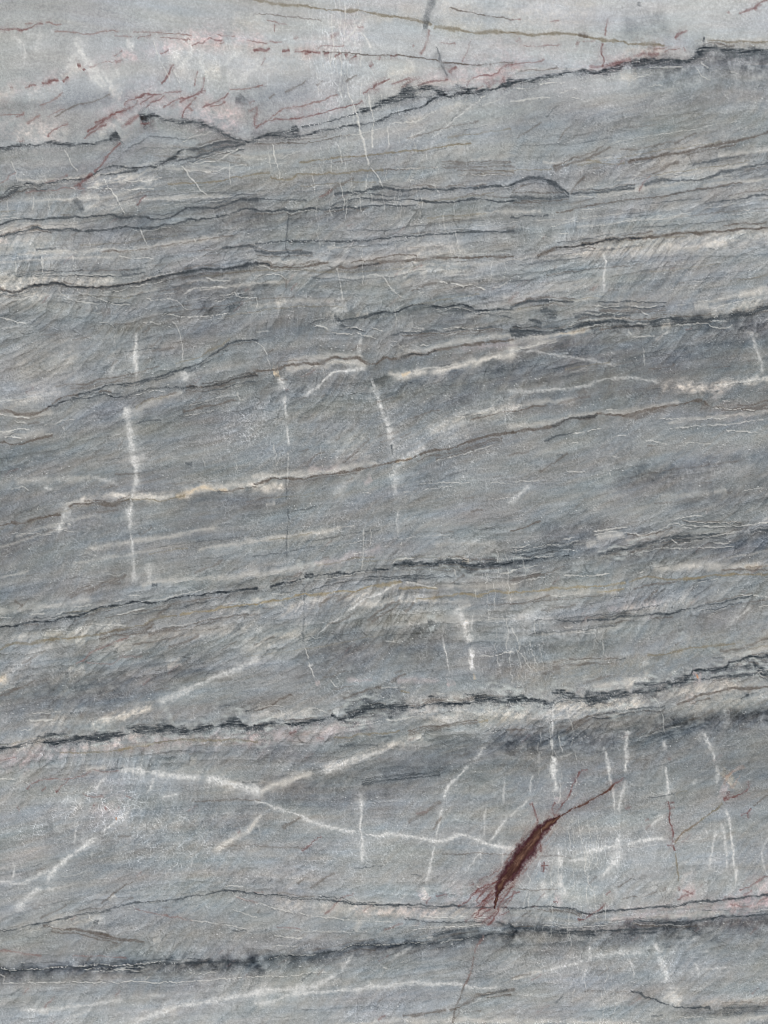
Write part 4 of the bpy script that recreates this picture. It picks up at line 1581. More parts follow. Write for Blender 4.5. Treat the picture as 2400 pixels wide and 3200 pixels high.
# diagonal cleavage coordinates (grain climbs to the right at about 37 degrees)
ang = math.radians(37)
gwx = X + 30 * noise(X / 160, Y / 160, 31) + 150 * noise(X / 700, Y / 500, 37); gwy = Y + 30 * noise(X / 150, Y / 150, 32) + 150 * noise(X / 650, Y / 450, 38)
SA = gwx * math.cos(ang) - gwy * math.sin(ang)
SB = gwx * math.sin(ang) + gwy * math.cos(ang)

# ---- ground tone: rows every 200 px, columns every 600 px
TONE = np.array([
 [156,166,178,182,186],[164,173,178,176,173],[152,150,160,146,142],[142,138,140,150,152],
 [150,140,142,147,150],[138,134,132,142,146],[148,136,128,124,126],[134,136,134,140,148],
 [130,132,138,142,138],[132,140,142,144,136],[146,138,138,144,146],[138,142,142,150,148],
 [152,144,136,136,132],[146,146,150,150,150],[152,150,153,160,156],[144,144,146,148,146],
 [160,163,158,158,154]], float)
def tone_at(x, y, T):
    gx = np.clip(x / 600.0, -0.9, 4.9); gyy = np.clip(y / 200.0, -0.9, 16.9)
    gx = np.clip(gx, 0, 4); gyy = np.clip(gyy, 0, 16)
    ix = np.minimum(gx.astype(int), 3); iy = np.minimum(gyy.astype(int), 15)
    fx = gx - ix; fy = gyy - iy
    fx = fx * fx * (3 - 2 * fx); fy = fy * fy * (3 - 2 * fy)
    return (T[iy, ix] * (1 - fx) + T[iy, ix + 1] * fx) * (1 - fy) + (T[iy + 1, ix] * (1 - fx) + T[iy + 1, ix + 1] * fx) * fy
base = tone_at(X + 60 * noise(X / 300, Y / 300, 41), V * 0 + Y + 50 * noise(X / 260, Y / 200, 42), TONE).astype(F32)

top = sstep(520, 260, V)                # smoother, paler band above the first dark seam
mid = 1 - top
lum = np.zeros((H, W), F32)
# streaks along the layers
lum += (9.0 - 3 * top) * fbm(X / 760, V / 42, 2, 51)
lum += 4.0 * mid * fbm(X / 200, V / 12, 2, 54)
lum += 5.0 * fbm(X / 170, Y / 120, 2, 57) + 6 * top * fbm(X / 110, Y / 60, 3, 58)
# diagonal cleavage wrinkles
cle = fbm(SA / 74, SB / 17, 3, 61)
cle2 = fbm(SA / 30, SB / 8, 2, 66)
# how strongly each bed is cleaved: some beds are smooth crystalline grey, others broken into lenses
bed = np.interp(V, [300, 520, 640, 900, 1000, 1120, 1220, 1330, 1500, 1640, 1720, 1850, 2020, 2080, 2180, 2260, 2330, 2420, 2700, 2800, 3000],
                   [.3, .5, .6, .9, .7, .45, .8, .25, .30, .25, .6, .9, .7, .35, .3, .8, .8, .35, .25, .55, .5]).astype(F32)
patch = np.clip(bed * (1 + 1.3 * noise(X / 280, V / 90, 71)), 0.05, 1.1)
patch2 = np.clip(bed * (.9 + 1.4 * noise(X / 240, V / 70, 72)), 0, 1.0)
lum += (2.5 + 5.0 * mid * patch) * cle + .8 * cle2
# overlapping cleavage lenses: slanting ones, and flatter ones that follow the layers
fw = 3.2 * noise(X / 26, Y / 26, 33); fw2 = 2.6 * noise(X / 13, Y / 12, 34)
t1, e1, o1 = facets((SA + 9 * noise(X / 40, Y / 40, 35)) / 78, (SB + fw + fw2) / 21, 3)
t2, e2, o2 = facets((X + 2 * Y * .1 + 12 * noise(X / 50, Y / 50, 36)) / 120, (V + (X % 1) * 0 + fw * 1.6 + fw2) / 19, 9)
t3, e3, o3 = facets((SA + fw2 * 2) / 31, (SB + fw2 * 1.5) / 10.5, 5)
fz = mid * patch
lum += fz * (17 * t1 + 13 * o1) * sstep(0, .16, e1) + mid * patch2 * (16 * t2 + 12 * o2) * sstep(0, .14, e2)
lum += fz * (6 * t3 + 4 * o3)
crack1 = sstep(.09, 0, e1) * sstep(-.1, .25, noise(X / 45, Y / 40, 75)) * fz
crack2 = sstep(.075, 0, e2) * sstep(-.05, .3, noise(X / 60, Y / 30, 76)) * mid * patch2
hi1 = sstep(.20, .10, e1) * sstep(.0, .10, e1) * (o1 > 0) * sstep(-.05, .3, noise(X / 50, Y / 40, 77)) * fz
hi2 = sstep(.17, .085, e2) * sstep(.0, .085, e2) * (o2 > 0) * sstep(.0, .3, noise(X / 70, Y / 30, 78)) * mid * patch2
crack3 = sstep(.10, 0, e3) * sstep(.05, .4, noise(X / 30, Y / 24, 79)) * fz
lum += 11 * hi1 + 11 * hi2  # bright rims beside the cracks: highlights painted into the tone
lum -= 16 * crack1 + 20 * crack2 + 2 * crack3
dash = sstep(0.28, 0.55, fbm(SA / 58, SB / 15, 3, 74)) * mid * patch
lum -= 12 * dash
# cloudy mottling
smooth = np.clip(.75 + noise(X / 200, Y / 160, 88), .35, 1.3)
lum += smooth * (9.0 * fbm(X / 34, Y / 28, 4, 81) + 9.5 * noise(X / 9, Y / 8, 85) + 3 * noise(SA / 16, SB / 8, 86) + 5 * noise(X / 15, Y / 13, 89)) + 8 * fbm(SA / 110, SB / 60, 3, 87)
lum += (rng.rand(H, W).astype(F32) - 0.5) * 8.0
xtal = noise(X / 5.2, Y / 4.4, 180) + .6 * noise(X / 3.4, Y / 3.0, 181)
lum += (8 + 5 * mid) * np.clip(.8 + .9 * noise(X / 140, V / 50, 182), .3, 1.4) * xtal
lum += 8.0 * mid * fbm(X / 330, V / 55, 2, 89)

warm = 4.6 * fbm(X / 420, V / 50, 3, 91) + 3.0 * mid * fbm(SA / 90, SB / 26, 2, 95)
green = 2.0 * fbm(X / 300, V / 90, 2, 97)
blue = 1.0 * fbm(X / 500, V / 80, 2, 99)
RGB = np.empty((H, W, 3), F32)
L0 = base + lum
RGB[..., 0] = L0 - 2.4 + warm
RGB[..., 1] = L0 + 1.4 + green
RGB[..., 2] = L0 + 1.1 - warm + blue
HT = np.zeros((H, W), F32)              # relief in photograph pixels

KIND = {  # colour, profile power, break-up, grain, relief, order
 'K': ((102, 106, 108), 2, .5, .10, -.1, 0), 'L': ((204, 201, 192), 2, .35, .15, 0, 1), 'P': ((196, 184, 182), 2, .6, .15, 0, 1),
 'T': ((150, 146, 136), 2, .6, .1, 0, 1), 'W': ((207, 208, 204), 2, .08, .25, 0, 2), 'Y': ((210, 194, 168), 2, .4, .2, 0, 3),
 'b': ((96, 90, 84), 3, .30, .3, -.35, 4), 'y': ((126, 120, 104), 3, .25, .25, -.3, 4), 'Y2': ((146, 133, 104), 3, .3, .3, -.3, 5),
 'r': ((130, 108, 104), 2.4, .4, .35, -.2, 4), 'R': ((108, 76, 74), 2.4, .42, .35, -.25, 6), 'd': ((66, 72, 76), 3, .28, .35, -.4, 5),
 'D': ((62, 68, 72), 3, .34, .42, -.5, 6), 'B': ((82, 56, 46), 3, .2, .3, -.3, 7), 'M': ((74, 46, 40), 6, 0, .2, -.5, 8),
 'O': ((178, 142, 120), 3, 0, .1, 0, 8), 'w': ((210, 210, 203), 3, .5, .25, .5, 9), 's': ((212, 214, 212), 3, .2, .9, .4, 9),
}
def catmull(P, step):
    P = np.asarray(P, float)
    if len(P) == 2:
        n = max(2, int(np.hypot(*(P[1, :2] - P[0, :2])) / step) + 1)
        t = np.linspace(0, 1, n)[:, None]
        return P[0] * (1 - t) + P[1] * t
    Q = np.vstack([2 * P[0] - P[1], P, 2 * P[-1] - P[-2]])
    out = []
    for i in range(1, len(Q) - 2):
        L = np.hypot(*(Q[i + 1, :2] - Q[i, :2])); n = max(1, int(L / step))
        t = (np.arange(n) / n)[:, None]
        a, b, c, e = Q[i - 1], Q[i], Q[i + 1], Q[i + 2]
        out.append(0.5 * (2 * b + (c - a) * t + (2 * a - 5 * b + 4 * c - e) * t * t + (3 * b - a - 3 * c + e) * t ** 3))
    out.append(P[-1:])
    return np.vstack(out)

DB = np.full((H, W), 1e9, F32); TB = np.zeros((H, W), F32); SBF = np.zeros((H, W), F32); WB = np.ones((H, W), F32)
def stroke(kind, w, a, P, rnd, cut=(0, 0)):
    col, pw, brk, grain, rel, _ = KIND[kind]
    P = np.asarray(P, float)
    if kind == 'W' and P[0, 1] < 360 and w >= 5: a = min(.8, a * 1.5)
    if kind == 'P': a = a * .85
    if P.shape[1] == 2:
        P = np.hstack([P, np.full((len(P), 1), w)])
    step = min(max(7.0, w * 0.6), 40)
    Q = catmull(P, step)
    seg = np.hypot(np.diff(Q[:, 0]), np.diff(Q[:, 1])); cum = np.concatenate([[0], np.cumsum(seg)]); tot = max(cum[-1], 1e-3)
    wm = P[:, 2].max()
    R = wm * (2.6 if pw <= 2 else 1.9) + (10 if wm < 60 else 4)
    if kind in 'Dd': R += 10 if kind == 'd' else wm * 2.2
    if kind == 'M': R += 60
    wide = w >= 14
    GXs, GYs = WX, WY
    i0 = np.searchsorted(XS, np.minimum(Q[:-1, 0], Q[1:, 0]) - R - 9); i1 = np.searchsorted(XS, np.maximum(Q[:-1, 0], Q[1:, 0]) + R + 9)
    j0 = np.searchsorted(YS, np.minimum(Q[:-1, 1], Q[1:, 1]) - R - 9); j1 = np.searchsorted(YS, np.maximum(Q[:-1, 1], Q[1:, 1]) + R + 9)
    for k in range(len(Q) - 1):
        a0, a1, b0, b1 = i0[k], i1[k], j0[k], j1[k]
        if a1 <= a0 or b1 <= b0: continue
        sx = GXs[b0:b1, a0:a1] - F32(Q[k, 0]); sy = GYs[b0:b1, a0:a1] - F32(Q[k, 1])
        dx = Q[k + 1, 0] - Q[k, 0]; dy = Q[k + 1, 1] - Q[k, 1]; l2 = dx * dx + dy * dy + 1e-9
        t = np.clip((sx * F32(dx) + sy * F32(dy)) / F32(l2), 0, 1)
        ex = sx - t * F32(dx); ey = sy - t * F32(dy)
        dd = ex * ex + ey * ey
        cur = DB[b0:b1, a0:a1]; m = dd < cur
        cur[m] = dd[m]
        TB[b0:b1, a0:a1][m] = (cum[k] + t * F32(seg[k]))[m]
        SBF[b0:b1, a0:a1][m] = ey[m]
        WB[b0:b1, a0:a1][m] = (Q[k, 2] + t * F32(Q[k + 1, 2] - Q[k, 2]))[m]
    a0, a1, b0, b1 = i0.min(), i1.max(), j0.min(), j1.max()
    if a1 <= a0 or b1 <= b0: return
    sl = (slice(b0, b1), slice(a0, a1))
    dist = np.sqrt(DB[sl]); t = TB[sl]; sg = SBF[sl]; ww = WB[sl].copy(); ok = DB[sl] < 1e8
    DB[sl] = 1e9
    nw = N_w[sl]; nb = N_brk[sl]; nh = N_hi[sl]
    if rnd > 0: nb = np.roll(nb, rnd, axis=1)
    elif rnd < 0: nb = np.roll(nb, -rnd, axis=0)
    ww = ww * np.clip(1 + (0.7 if not wide else 0.35) * nw + .35 * noise(X[sl] / 17, Y[sl] / 17, 127), 0.3, 1.9)
    ew = min(tot * 0.2, max(w * 2.0, 9))
    if kind in 'DdKLPTWyY2bR' and w < 24: ew = min(tot * .14, w * 1.2 + 3)
    if kind == 'W' and w < 14: ew = min(tot * .3, 30)
    tp0 = sstep(0, ew, t) if not cut[0] else 1.0
    tp1 = sstep(0, ew, tot - t) if not cut[1] else 1.0
    taper = np.minimum(tp0, tp1) + 0 * t
    if P[0, 0] < 3 or P[0, 0] > 2397 or P[0, 1] < 3 or P[0, 1] > 3197: pass
    if kind == 'W': ww = ww * ((.66 if w < 9 else .86) + .5 * np.abs(noise(X[sl] / 45, Y[sl] / 45, 128)))
    if kind == 'D': ww = ww * (1.08 if w >= 9 else .9 if w >= 7 else .68) * np.clip(1 + 1.0 * noise(X[sl] / 38, Y[sl] / 200, 129), .4, 1.8)
    if kind in 'rR': ww = ww * .78
    if kind == 'w': ww = ww * .8 * np.clip(1 + .9 * noise(X[sl] / 12, Y[sl] / 12, 126), .5, 1.5)
    if kind in 'DMwO': ww = ww * (0.45 + 0.55 * taper)
    if kind in ('w', 'b', 'd', 'r', 'R', 'y', 'Y2', 'B'): ww = np.maximum(ww, 0.8)
    if kind == 'M':
        ww = WB[sl]
        fr = noise(X[sl] / 9, Y[sl] / 9, 203) * 4 + noise(X[sl] / 30, Y[sl] / 30, 204) * 8
        fr0 = fr * np.clip(ww / 20, .1, 1)
        ca = math.radians(52); u = X[sl] * math.cos(ca) - Y[sl] * math.sin(ca); v = X[sl] * math.sin(ca) + Y[sl] * math.cos(ca)
        v = v + 8 * noise(u / 60, v / 30, 201)
        fea = noise(u / 45, v / 6, 209) * 5 + noise(u / 16, v / 3.5, 210) * 3 + (nh - .5) * 7
        dist = np.maximum(dist + fr0 + fea * sstep(.4, 1.0, dist / ww) * np.clip(ww / 22, .2, 1), 0)
        q = np.clip(dist / ww, 0, 3)
        tx = .8 * noise(u / 60, v / 7, 205) + .4 * noise(u / 18, v / 3.5, 206)
        ww = ww * .84; q = np.clip(dist / ww, 0, 3)
        core = sstep(1.5, .55, q)
        edge = sstep(.40, .75, q)
        light = sstep(.5, .1, q) * np.clip(.5 + 1.0 * tx, 0, 1)
        c = np.stack([78 + 30 * light + 26 * tx, 56 + 28 * light + 24 * tx, 51 + 20 * light + 21 * tx], -1)
        ce = np.stack([72 + 22 * tx, 46 + 18 * tx, 49 + 17 * tx], -1)
        c = c * (1 - edge[..., None]) + ce * edge[..., None]
        # rusty bleed with streaks running off the lens
        bl = np.exp(-np.maximum(dist - ww * 1.0, 0) / 17.0) * np.clip(.55 + .9 * noise(u / 50, v / 7, 208) + .4 * (nh - .5), 0, 1) * .62 * ok * np.clip(ww / 14, .2, 1)
        reg = RGB[sl]
        reg += (np.array([124, 97, 88], F32) - reg) * bl[..., None]
        m = (core * a * ok)[..., None]
        reg += (c - reg) * m
        HT[sl] += -1.2 * core * ok
        return
    q = dist / np.maximum(ww, .3)
    m = np.exp(-(q ** pw) * 0.9)
    if rnd >= 0 and kind == 'w': brk = .22
    if rnd < 0: rnd = -rnd
    if kind == 'D' and w < 7: brk = .5
    if brk: m = m * np.clip(1 - brk + brk * (0.75 + 1.5 * nb), 0, 1)
    if kind == 'D' and w >= 4.5:
        fib = .80 + 1.1 * noise(X[sl] / 34, (Y[sl] + .12 * X[sl] + 6 * noise(X[sl] / 60, Y[sl] / 40, 117)) / 4.6, 118) + .5 * noise(X[sl] / 9, Y[sl] / 5, 119)
        m = m * np.clip(fib, .15, 1.1)
    if kind == 'D':
        halo = np.exp(-dist / (ww * 1.7 + 1.5)) * np.where(sg > -1, 1.0, .45) * .75
        halo = halo * np.clip(.2 + 1.3 * (1 - nh) + nb * .4, 0, 1)
        m = np.maximum(m * np.clip(1.25 - .55 * nh, 0, 1), halo * .8 * np.clip(1.5 - nh * 1.6, 0, 1))
    elif kind == 'd':
        halo = np.exp(-dist / (ww * 1.5 + 1.5)) * np.where(sg > -1, 1.0, .5) * .55
        m = np.maximum(m * (1 - grain * nh), halo * np.clip(1.1 - nh, 0, 1))
    elif kind == 's':
        m = m * (nh > .66)
    elif kind in ('b', 'y', 'Y2', 'r', 'R', 'B'):
        halo = np.exp(-dist / (ww * 1.7 + 2)) * .38
        if kind in 'rR': halo = np.exp(-dist / (ww * 1.5 + 3)) * .5 * np.clip(.7 + cle[sl] * .9 + .6 * noise(X[sl] / 12, Y[sl] / 7, 120), 0, 1.3)
        m = np.maximum(m * (1 - grain * nh), halo * np.clip(1.2 - nh, 0, 1))
    elif kind == 'W':
        fr = .97 + .6 * noise(X[sl] / 6.5, Y[sl] / 6, 111) + .5 * noise(X[sl] / 15, Y[sl] / 13, 112) + .3 * cle2[sl] + .25 * (.5 - nh)
        m = np.maximum(m * .92, .30 * np.exp(-(q / 2.4) ** 2)) * np.clip(fr, .1, 1.3)
    elif wide:
        fr = 1 + 1.1 * np.clip(mid[sl], .3, 1) * cle[sl] + .7 * noise(X[sl] / 9, Y[sl] / 8, 113) + .5 * noise(X[sl] / 24, Y[sl] / 20, 114)
        if kind == 'K': fr = 1 + (fr - 1) * .45
        m = m * np.clip(fr, .2, 1.35)
    else:
        m = m * (1 - grain * nh)
    m = np.clip(m * a * (1.08 if kind in 'LY' else .75 if kind == 'Y2' else .8 if kind == 'w' else (1.05 if w >= 9 else 1.05) if kind == 'W' else 1) * taper * ok, 0, 1)
    if wide or kind == 'K':
        # wide zones shift the tone and keep the texture that is already there
        loc = np.array(col, F32) - np.array([145.5, 150.4, 153.6], F32) * 1.0
        reg = RGB[sl]
        bs = base[sl][..., None] + np.array([-2.4, 1.4, 1.1], F32)
        reg += (np.array(col, F32) - bs) * m[..., None] * 0.95
        HT[sl] += rel * m
        return
    reg = RGB[sl]
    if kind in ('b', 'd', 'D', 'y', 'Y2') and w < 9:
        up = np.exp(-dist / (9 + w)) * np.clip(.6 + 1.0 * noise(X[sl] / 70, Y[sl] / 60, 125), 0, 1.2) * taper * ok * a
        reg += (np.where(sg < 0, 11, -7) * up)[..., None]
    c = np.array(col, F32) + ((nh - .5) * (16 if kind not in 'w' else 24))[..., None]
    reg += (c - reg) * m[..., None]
    HT[sl] += rel * m * min(2.0, w * .5)
    if kind == 'D' and w >= 7:
        fr = np.exp(-((dist - ww * 2.2) / (ww * 1.1)) ** 2) * np.clip(.35 + 1.2 * noise(X[sl] / 30, Y[sl] / 12, 115), 0, 1) * taper * ok * .62
        if Y[sl].mean() > 1500: reg += (np.array([190, 196, 192], F32) - reg) * fr[..., None]
        fk = (nh > .80) * (q < 1.7) * ok * .5 * taper * sstep(-.1, .3, noise(X[sl] / 26, Y[sl] / 20, 116))
        reg += (np.array([186, 192, 192], F32) - reg) * fk[..., None]
    if kind == 'w':   # raised edge, lower side; the lip's shade is also painted into the colour
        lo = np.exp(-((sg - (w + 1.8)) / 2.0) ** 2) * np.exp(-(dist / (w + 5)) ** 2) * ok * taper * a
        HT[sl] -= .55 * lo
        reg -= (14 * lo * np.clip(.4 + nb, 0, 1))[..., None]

def parse():
    out = []; org = (0, 0)
    for ln in STROKES.strip().splitlines():
        ln = ln.strip()
        if not ln: continue
        if ln[0] == '@': org = TILES[ln[1]]; continue
        hd, body = ln.split(':'); k, w, a = hd.split()
        P = []
        for q in body.split():
            v = [float(z) for z in q.split(',')]
            v[0] = org[0] + v[0] * TS; v[1] = org[1] + v[1] * TS
            if len(v) == 3: v[2] = v[2]
            P.append(v)
        w = float(w)
        raw = [[float(z) for z in q.split(',')] for q in body.split()]
        cut = [0, 0]
        for e in (0, -1):
            if raw[e][0] <= 1 or raw[e][0] >= 1655 or raw[e][1] <= 1 or raw[e][1] >= 1655: cut[e] = 1
        if len(P) > 2 or k not in 'w':
            for e, f in ((0, 1), (-1, -2)):
                if cut[e]:
                    dx_, dy_ = P[e][0] - P[f][0], P[e][1] - P[f][1]; l_ = math.hypot(dx_, dy_) + 1e-6
                    if 4 < P[e][0] < 2394 and 4 < P[e][1] < 3194: P[e][0] += dx_ / l_ * 3; P[e][1] += dy_ / l_ * 3
        # a vein that leaves the picture goes on through the rest of the slab
        if len(P[0]) == 2 and k != 'w':
            for e in (0, -1):
                x, y = P[e]
                if x < 4 or x > 2394:
                    sgn = -1 if x < 4 else 1
                    add = []
                    for n in range(1, 9):
                        add.append([x + sgn * 95 * n, y - sgn * n * 95 * .10 + rng.uniform(-9, 9)])
                    P = (add[::-1] + P) if e == 0 else (P + add)
                elif (y < 4 or y > 3194) and len(P) > 1:
                    x2, y2 = P[1] if e == 0 else P[-2]
                    L = math.hypot(x - x2, y - y2) + 1e-6
                    add = [[x + (x - x2) / L * n * 50 + rng.uniform(-6, 6), y + (y - y2) / L * n * 50] for n in range(1, 5)]
                    P = (add[::-1] + P) if e == 0 else (P + add)
        out.append((k, w, float(a), P, cut))
    return out

def idx(x, y):
    return min(max(int(np.searchsorted(YS, y)), 0), H - 1), min(max(int(np.searchsorted(XS, x)), 0), W - 1)

def small_strokes():
    """the countless short fractures and stains between the traced ones"""
    out = []
    def flow(x, y, L, jit, n):
        P = []; ax, ay = x, y
        for i in range(n):
            P.append([ax, ay]); j, k = idx(ax, ay); s = float(SLOPE[j, k]) + rng.normal(0, jit)
            ax += L / n; ay += s * L / n
        return P
    def rx(): return rng.uniform(-MX + 20, 2400 + MX - 20)
    def ry(lo=-MY + 20, hi=3200 + MY - 20): return rng.uniform(lo, hi)
    for n in range(900):      # hairlines along the layers
        x, y = rx(), ry(); j, k = idx(x, y)
        if mid[j, k] < .5: continue
        dens = .25 + .75 * (650 < y < 2400)
        if rng.rand() > dens: continue
        L = rng.uniform(25, 120)
        kind = rng.choice(['w', 'd', 'b', 'd', 'b'])
        wd = {'w': rng.uniform(1.2, 1.9), 'd': rng.uniform(1.6, 2.8), 'b': rng.uniform(2, 3.4)}[kind]
        out.append((kind, wd, rng.uniform(.2, .45), flow(x, y, L, .10, 5)))
    for n in range(260):      # thin beds running with the layers
        x = rx(); j = rng.rand()
        y = rng.uniform(420, 1000) if j < .55 else rng.uniform(1650, 2050) if j < .75 else ry()
        jj, k = idx(x, y)
        if mid[jj, k] < .5: continue
        kind = rng.choice(['L', 'L', 'd', 'b', 'w', 'y'])
        wd = {'L': rng.uniform(4, 9), 'd': rng.uniform(1.6, 2.3), 'b': rng.uniform(1.8, 2.6), 'w': 1.5, 'y': rng.uniform(1.8, 2.4)}[kind]
        out.append((kind, wd, rng.uniform(.28, .5), flow(x, y, rng.uniform(140, 520), .035, 9)))
    for n in range(1500):     # slanting cleavage stains
        x, y = rx(), ry(); j, k = idx(x, y)
        if mid[j, k] < .5 or patch[j, k] < rng.uniform(.2, .9): continue
        an = math.radians(rng.uniform(28, 48)); L = rng.uniform(16, 60)
        P = [[x, y], [x + L * .5 * math.cos(an), y - L * .5 * math.sin(an) + rng.uniform(-3, 3)], [x + L * math.cos(an), y - L * math.sin(an)]]
        kind = rng.choice(['b', 'b', 'd', 'r'] if y < 2300 else ['b', 'd', 'r', 'r'])
        out.append((kind, rng.uniform(1.8, 3.6), rng.uniform(.15, .42), P))
    for n in range(160):      # short bright ticks
        x, y = rx(), ry(); j, k = idx(x, y)
        if mid[j, k] < .5: continue
        L = rng.uniform(6, 18); an = math.radians(rng.choice([8, 8, 12, 35, 80]) + rng.normal(0, 10))
        out.append(('w', rng.uniform(1.1, 1.9), rng.uniform(.35, .8), [[x, y], [x + L * math.cos(an), y - L * math.sin(an)]]))
    for n in range(30):       # squiggly crack clusters
        x, y = rx(), ry(560, 2500)
        for q in range(3):
            P = [[x + rng.uniform(-30, 30), y + rng.uniform(-12, 12)]]
            for i in range(5): P.append([P[-1][0] + rng.uniform(2, 16), P[-1][1] + rng.uniform(-9, 8)])
            out.append(('w', rng.uniform(1.2, 1.8), rng.uniform(.25, .5), P))
    for (x0, x1, y0, y1, m) in [(970, 1110, 0, 640, 26), (1140, 1360, 350, 640, 10), (1640, 1850, 2530, 2900, 34), (1570, 1700, 1930, 2170, 12), (1760, 1930, 2980, 3120, 12),
                                (1480, 1600, 1800, 2000, 8), (1100, 1600, 560, 1000, 16), (1480, 1620, 1640, 1800, 10), (1680, 1800, 2200, 2500, 10), (780, 1500, 430, 720, 10), (600, 1000, 1300, 1500, 8)]:
        for n in range(m):    # steep white craze lines
            x = rng.uniform(x0, x1); y = rng.uniform(y0, y1); L = rng.uniform(30, 130)
            P = [[x, y]]
            while P[-1][1] < y + L: P.append([P[-1][0] + rng.normal(.5, 3.5), P[-1][1] + 14])
            out.append(('w', rng.uniform(1.0, 1.7), rng.uniform(.25, .6), P))
    return out

# craze networks of fine white threads (centre x, y, radius x, radius y, stretch, amount)
CRAZE = [(770, 1350, 150, 130, 1.0, 20), (1040, 160, 120, 280, .35, 13), (600, 180, 260, 150, 1, 10), (1300, 1300, 420, 160, 1.0, 12), (1590, 1290, 90, 90, .8, 18),
         (340, 2520, 230, 130, 1.1, 24), (90, 2600, 150, 100, 1.1, 16), (520, 2640, 300, 180, 1.1, 17), (1180, 2660, 260, 120, 1.2, 12), (1840, 2650, 300, 190, .5, 12),
         (1640, 2080, 190, 120, .6, 12), (200, 1720, 330, 170, 1, 9), (1000, 1640, 320, 130, 1, 11), (1150, 2160, 330, 110, 1, 11), (1750, 3000, 330, 120, .8, 12),
         (1460, 1450, 260, 140, .8, 12), (700, 3010, 350, 110, 1, 8), (1120, 340, 500, 240, .7, 7), (600, 1900, 400, 200, 1, 5), (2050, 2600, 330, 250, 1, 9), (1500, 820, 600, 250, .6, 6),
         (1000, 2620, 900, 230, 1.1, 8), (2000, 3000, 400, 150, 1, 9), (900, 1300, 700, 200, 1, 8)]

def paint():
    t0 = time.time()
    S = parse()
    S = [(KIND[s[0]][5], n) + s for n, s in enumerate(S)]
    for n, (k, w, a, P, cut) in enumerate([q[2:7] for q in S]):
        if k in 'dDb' and abs(P[-1][0] - P[0][0]) > 170 and len(P[0]) == 2 and P[0][1] > 420:
            for r in range(3 if k != 'b' else 2):
                o = rng.uniform(6, 17) * rng.choice([-1, 1]); i0 = rng.randint(0, max(1, len(P) - 4)); i1 = min(len(P), i0 + rng.randint(3, 8))
                Q = [[p[0] + rng.uniform(-4, 4), p[1] + o + rng.uniform(-3, 3)] for p in P[i0:i1]]
                if len(Q) < 3: continue
                kk = rng.choice(['d', 'w', 'b', 'd', 'b'] if k != 'b' else ['b', 'b', 'w'])
                S.append((KIND[kk][5] - .4, 5000 + n, kk, {'d': 1.9, 'w': 1.5, 'b': 2.2}[kk], rng.uniform(.35, .7), Q))
    SM = small_strokes()
    S += [(KIND[s[0]][5] - .5, 9999 + n) + s for n, s in enumerate(SM)]
    S.sort(key=lambda s: (s[0], s[1]))
    done = False
    for s in S:
        if not done and s[0] > 2.5:
            craze(); done = True
        stroke(s[2], s[3], s[4], s[5], ((s[1] * 37) % 211 if s[1] < 5000 else -1 - (s[1] * 37) % 211) if s[2] in 'wW' else 0, s[6] if len(s) > 6 else (0, 0))
    print("strokes", len(S), "%.1fs" % (time.time() - t0))

def craze():
    ix = X + 5 * noise(X / 14, Y / 14, 121); iy = Y + 5 * noise(X / 14, Y / 14, 122)
    for n, (cx, cy, rx_, ry_, st, amt) in enumerate(CRAZE):
        i0, i1 = np.searchsorted(XS, [cx - rx_ * 1.6, cx + rx_ * 1.6]); j0, j1 = np.searchsorted(YS, [cy - ry_ * 1.6, cy + ry_ * 1.6])
        sl = (slice(j0, j1), slice(i0, i1))
        e = np.exp(-1.6 * (((X[sl] - cx) / rx_) ** 2 + ((Y[sl] - cy) / ry_) ** 2))
        f = cells(ix[sl] / (13.0 * min(1, .6 + st * .4)), iy[sl] / (13.0 / st), 13 * n)
        f2 = cells(ix[sl] / 27.0, iy[sl] / (27.0 / st), 17 * n + 5)
        thr = np.clip(1 - f / .16, 0, 1) * np.clip(.45 + 1.5 * noise(X[sl] / 28, Y[sl] / 28, 130 + n), 0, 1)
        thr = thr + np.clip(1 - f2 / .10, 0, 1) * np.clip(.4 + 1.2 * noise(X[sl] / 40, Y[sl] / 40, 170 + n), 0, 1)
        RGB[sl] += (e * (amt * 2.0 * thr + amt * .16))[..., None]

def finish():
    """grain-scale accents over everything"""
    dens = np.clip(.1 + 1.9 * noise(X / 170, V / 40, 141), 0, 1) * mid
    fl = np.maximum(noise(X / 6.5, Y / 4.6, 142), noise(X / 9, Y / 5, 143) - .02)
    spk = sstep(.50, .62, fl + .10 * dens) * np.clip(dens * 2, 0, 1)
    spk = spk * (RGB[..., 1] > 95)
    RGB[:] += (np.array([208, 211, 208], F32) - RGB) * (spk * .5)[..., None]
    HT[:] += .4 * spk
    dk = sstep(.54, .66, noise(X / 7, Y / 5, 144) + .06 * patch) * mid
    RGB[:] -= (20 * dk)[..., None]
    # fine threads of white that lace the whole grey ground
    net = np.clip(1 - cells((X + fw * 2) / 11, (Y + fw2 * 2) / 9.5, 40) / .2, 0, 1) * sstep(.0, .55, noise(X / 34, Y / 26, 145) + .35 * noise(X / 150, Y / 110, 146))
    RGB[:] += (20 * net * (.5 + .5 * mid))[..., None]
    # relief: leathered surface that follows cleavage and layers
    HT[:] += (.45 * mid * patch + .2) * (cle * 1.1) + .3 * fbm(X / 90, V / 12, 2, 151) * mid + .12 * noise(X / 6, Y / 6, 153)
    HT[:] += fz * (.9 * t1 + .7 * o1) * sstep(0, .2, e1) + mid * patch2 * (.8 * t2 + .6 * o2) * sstep(0, .2, e2) 
    HT[:] -= .6 * dash + .5 * crack1 + .5 * crack2

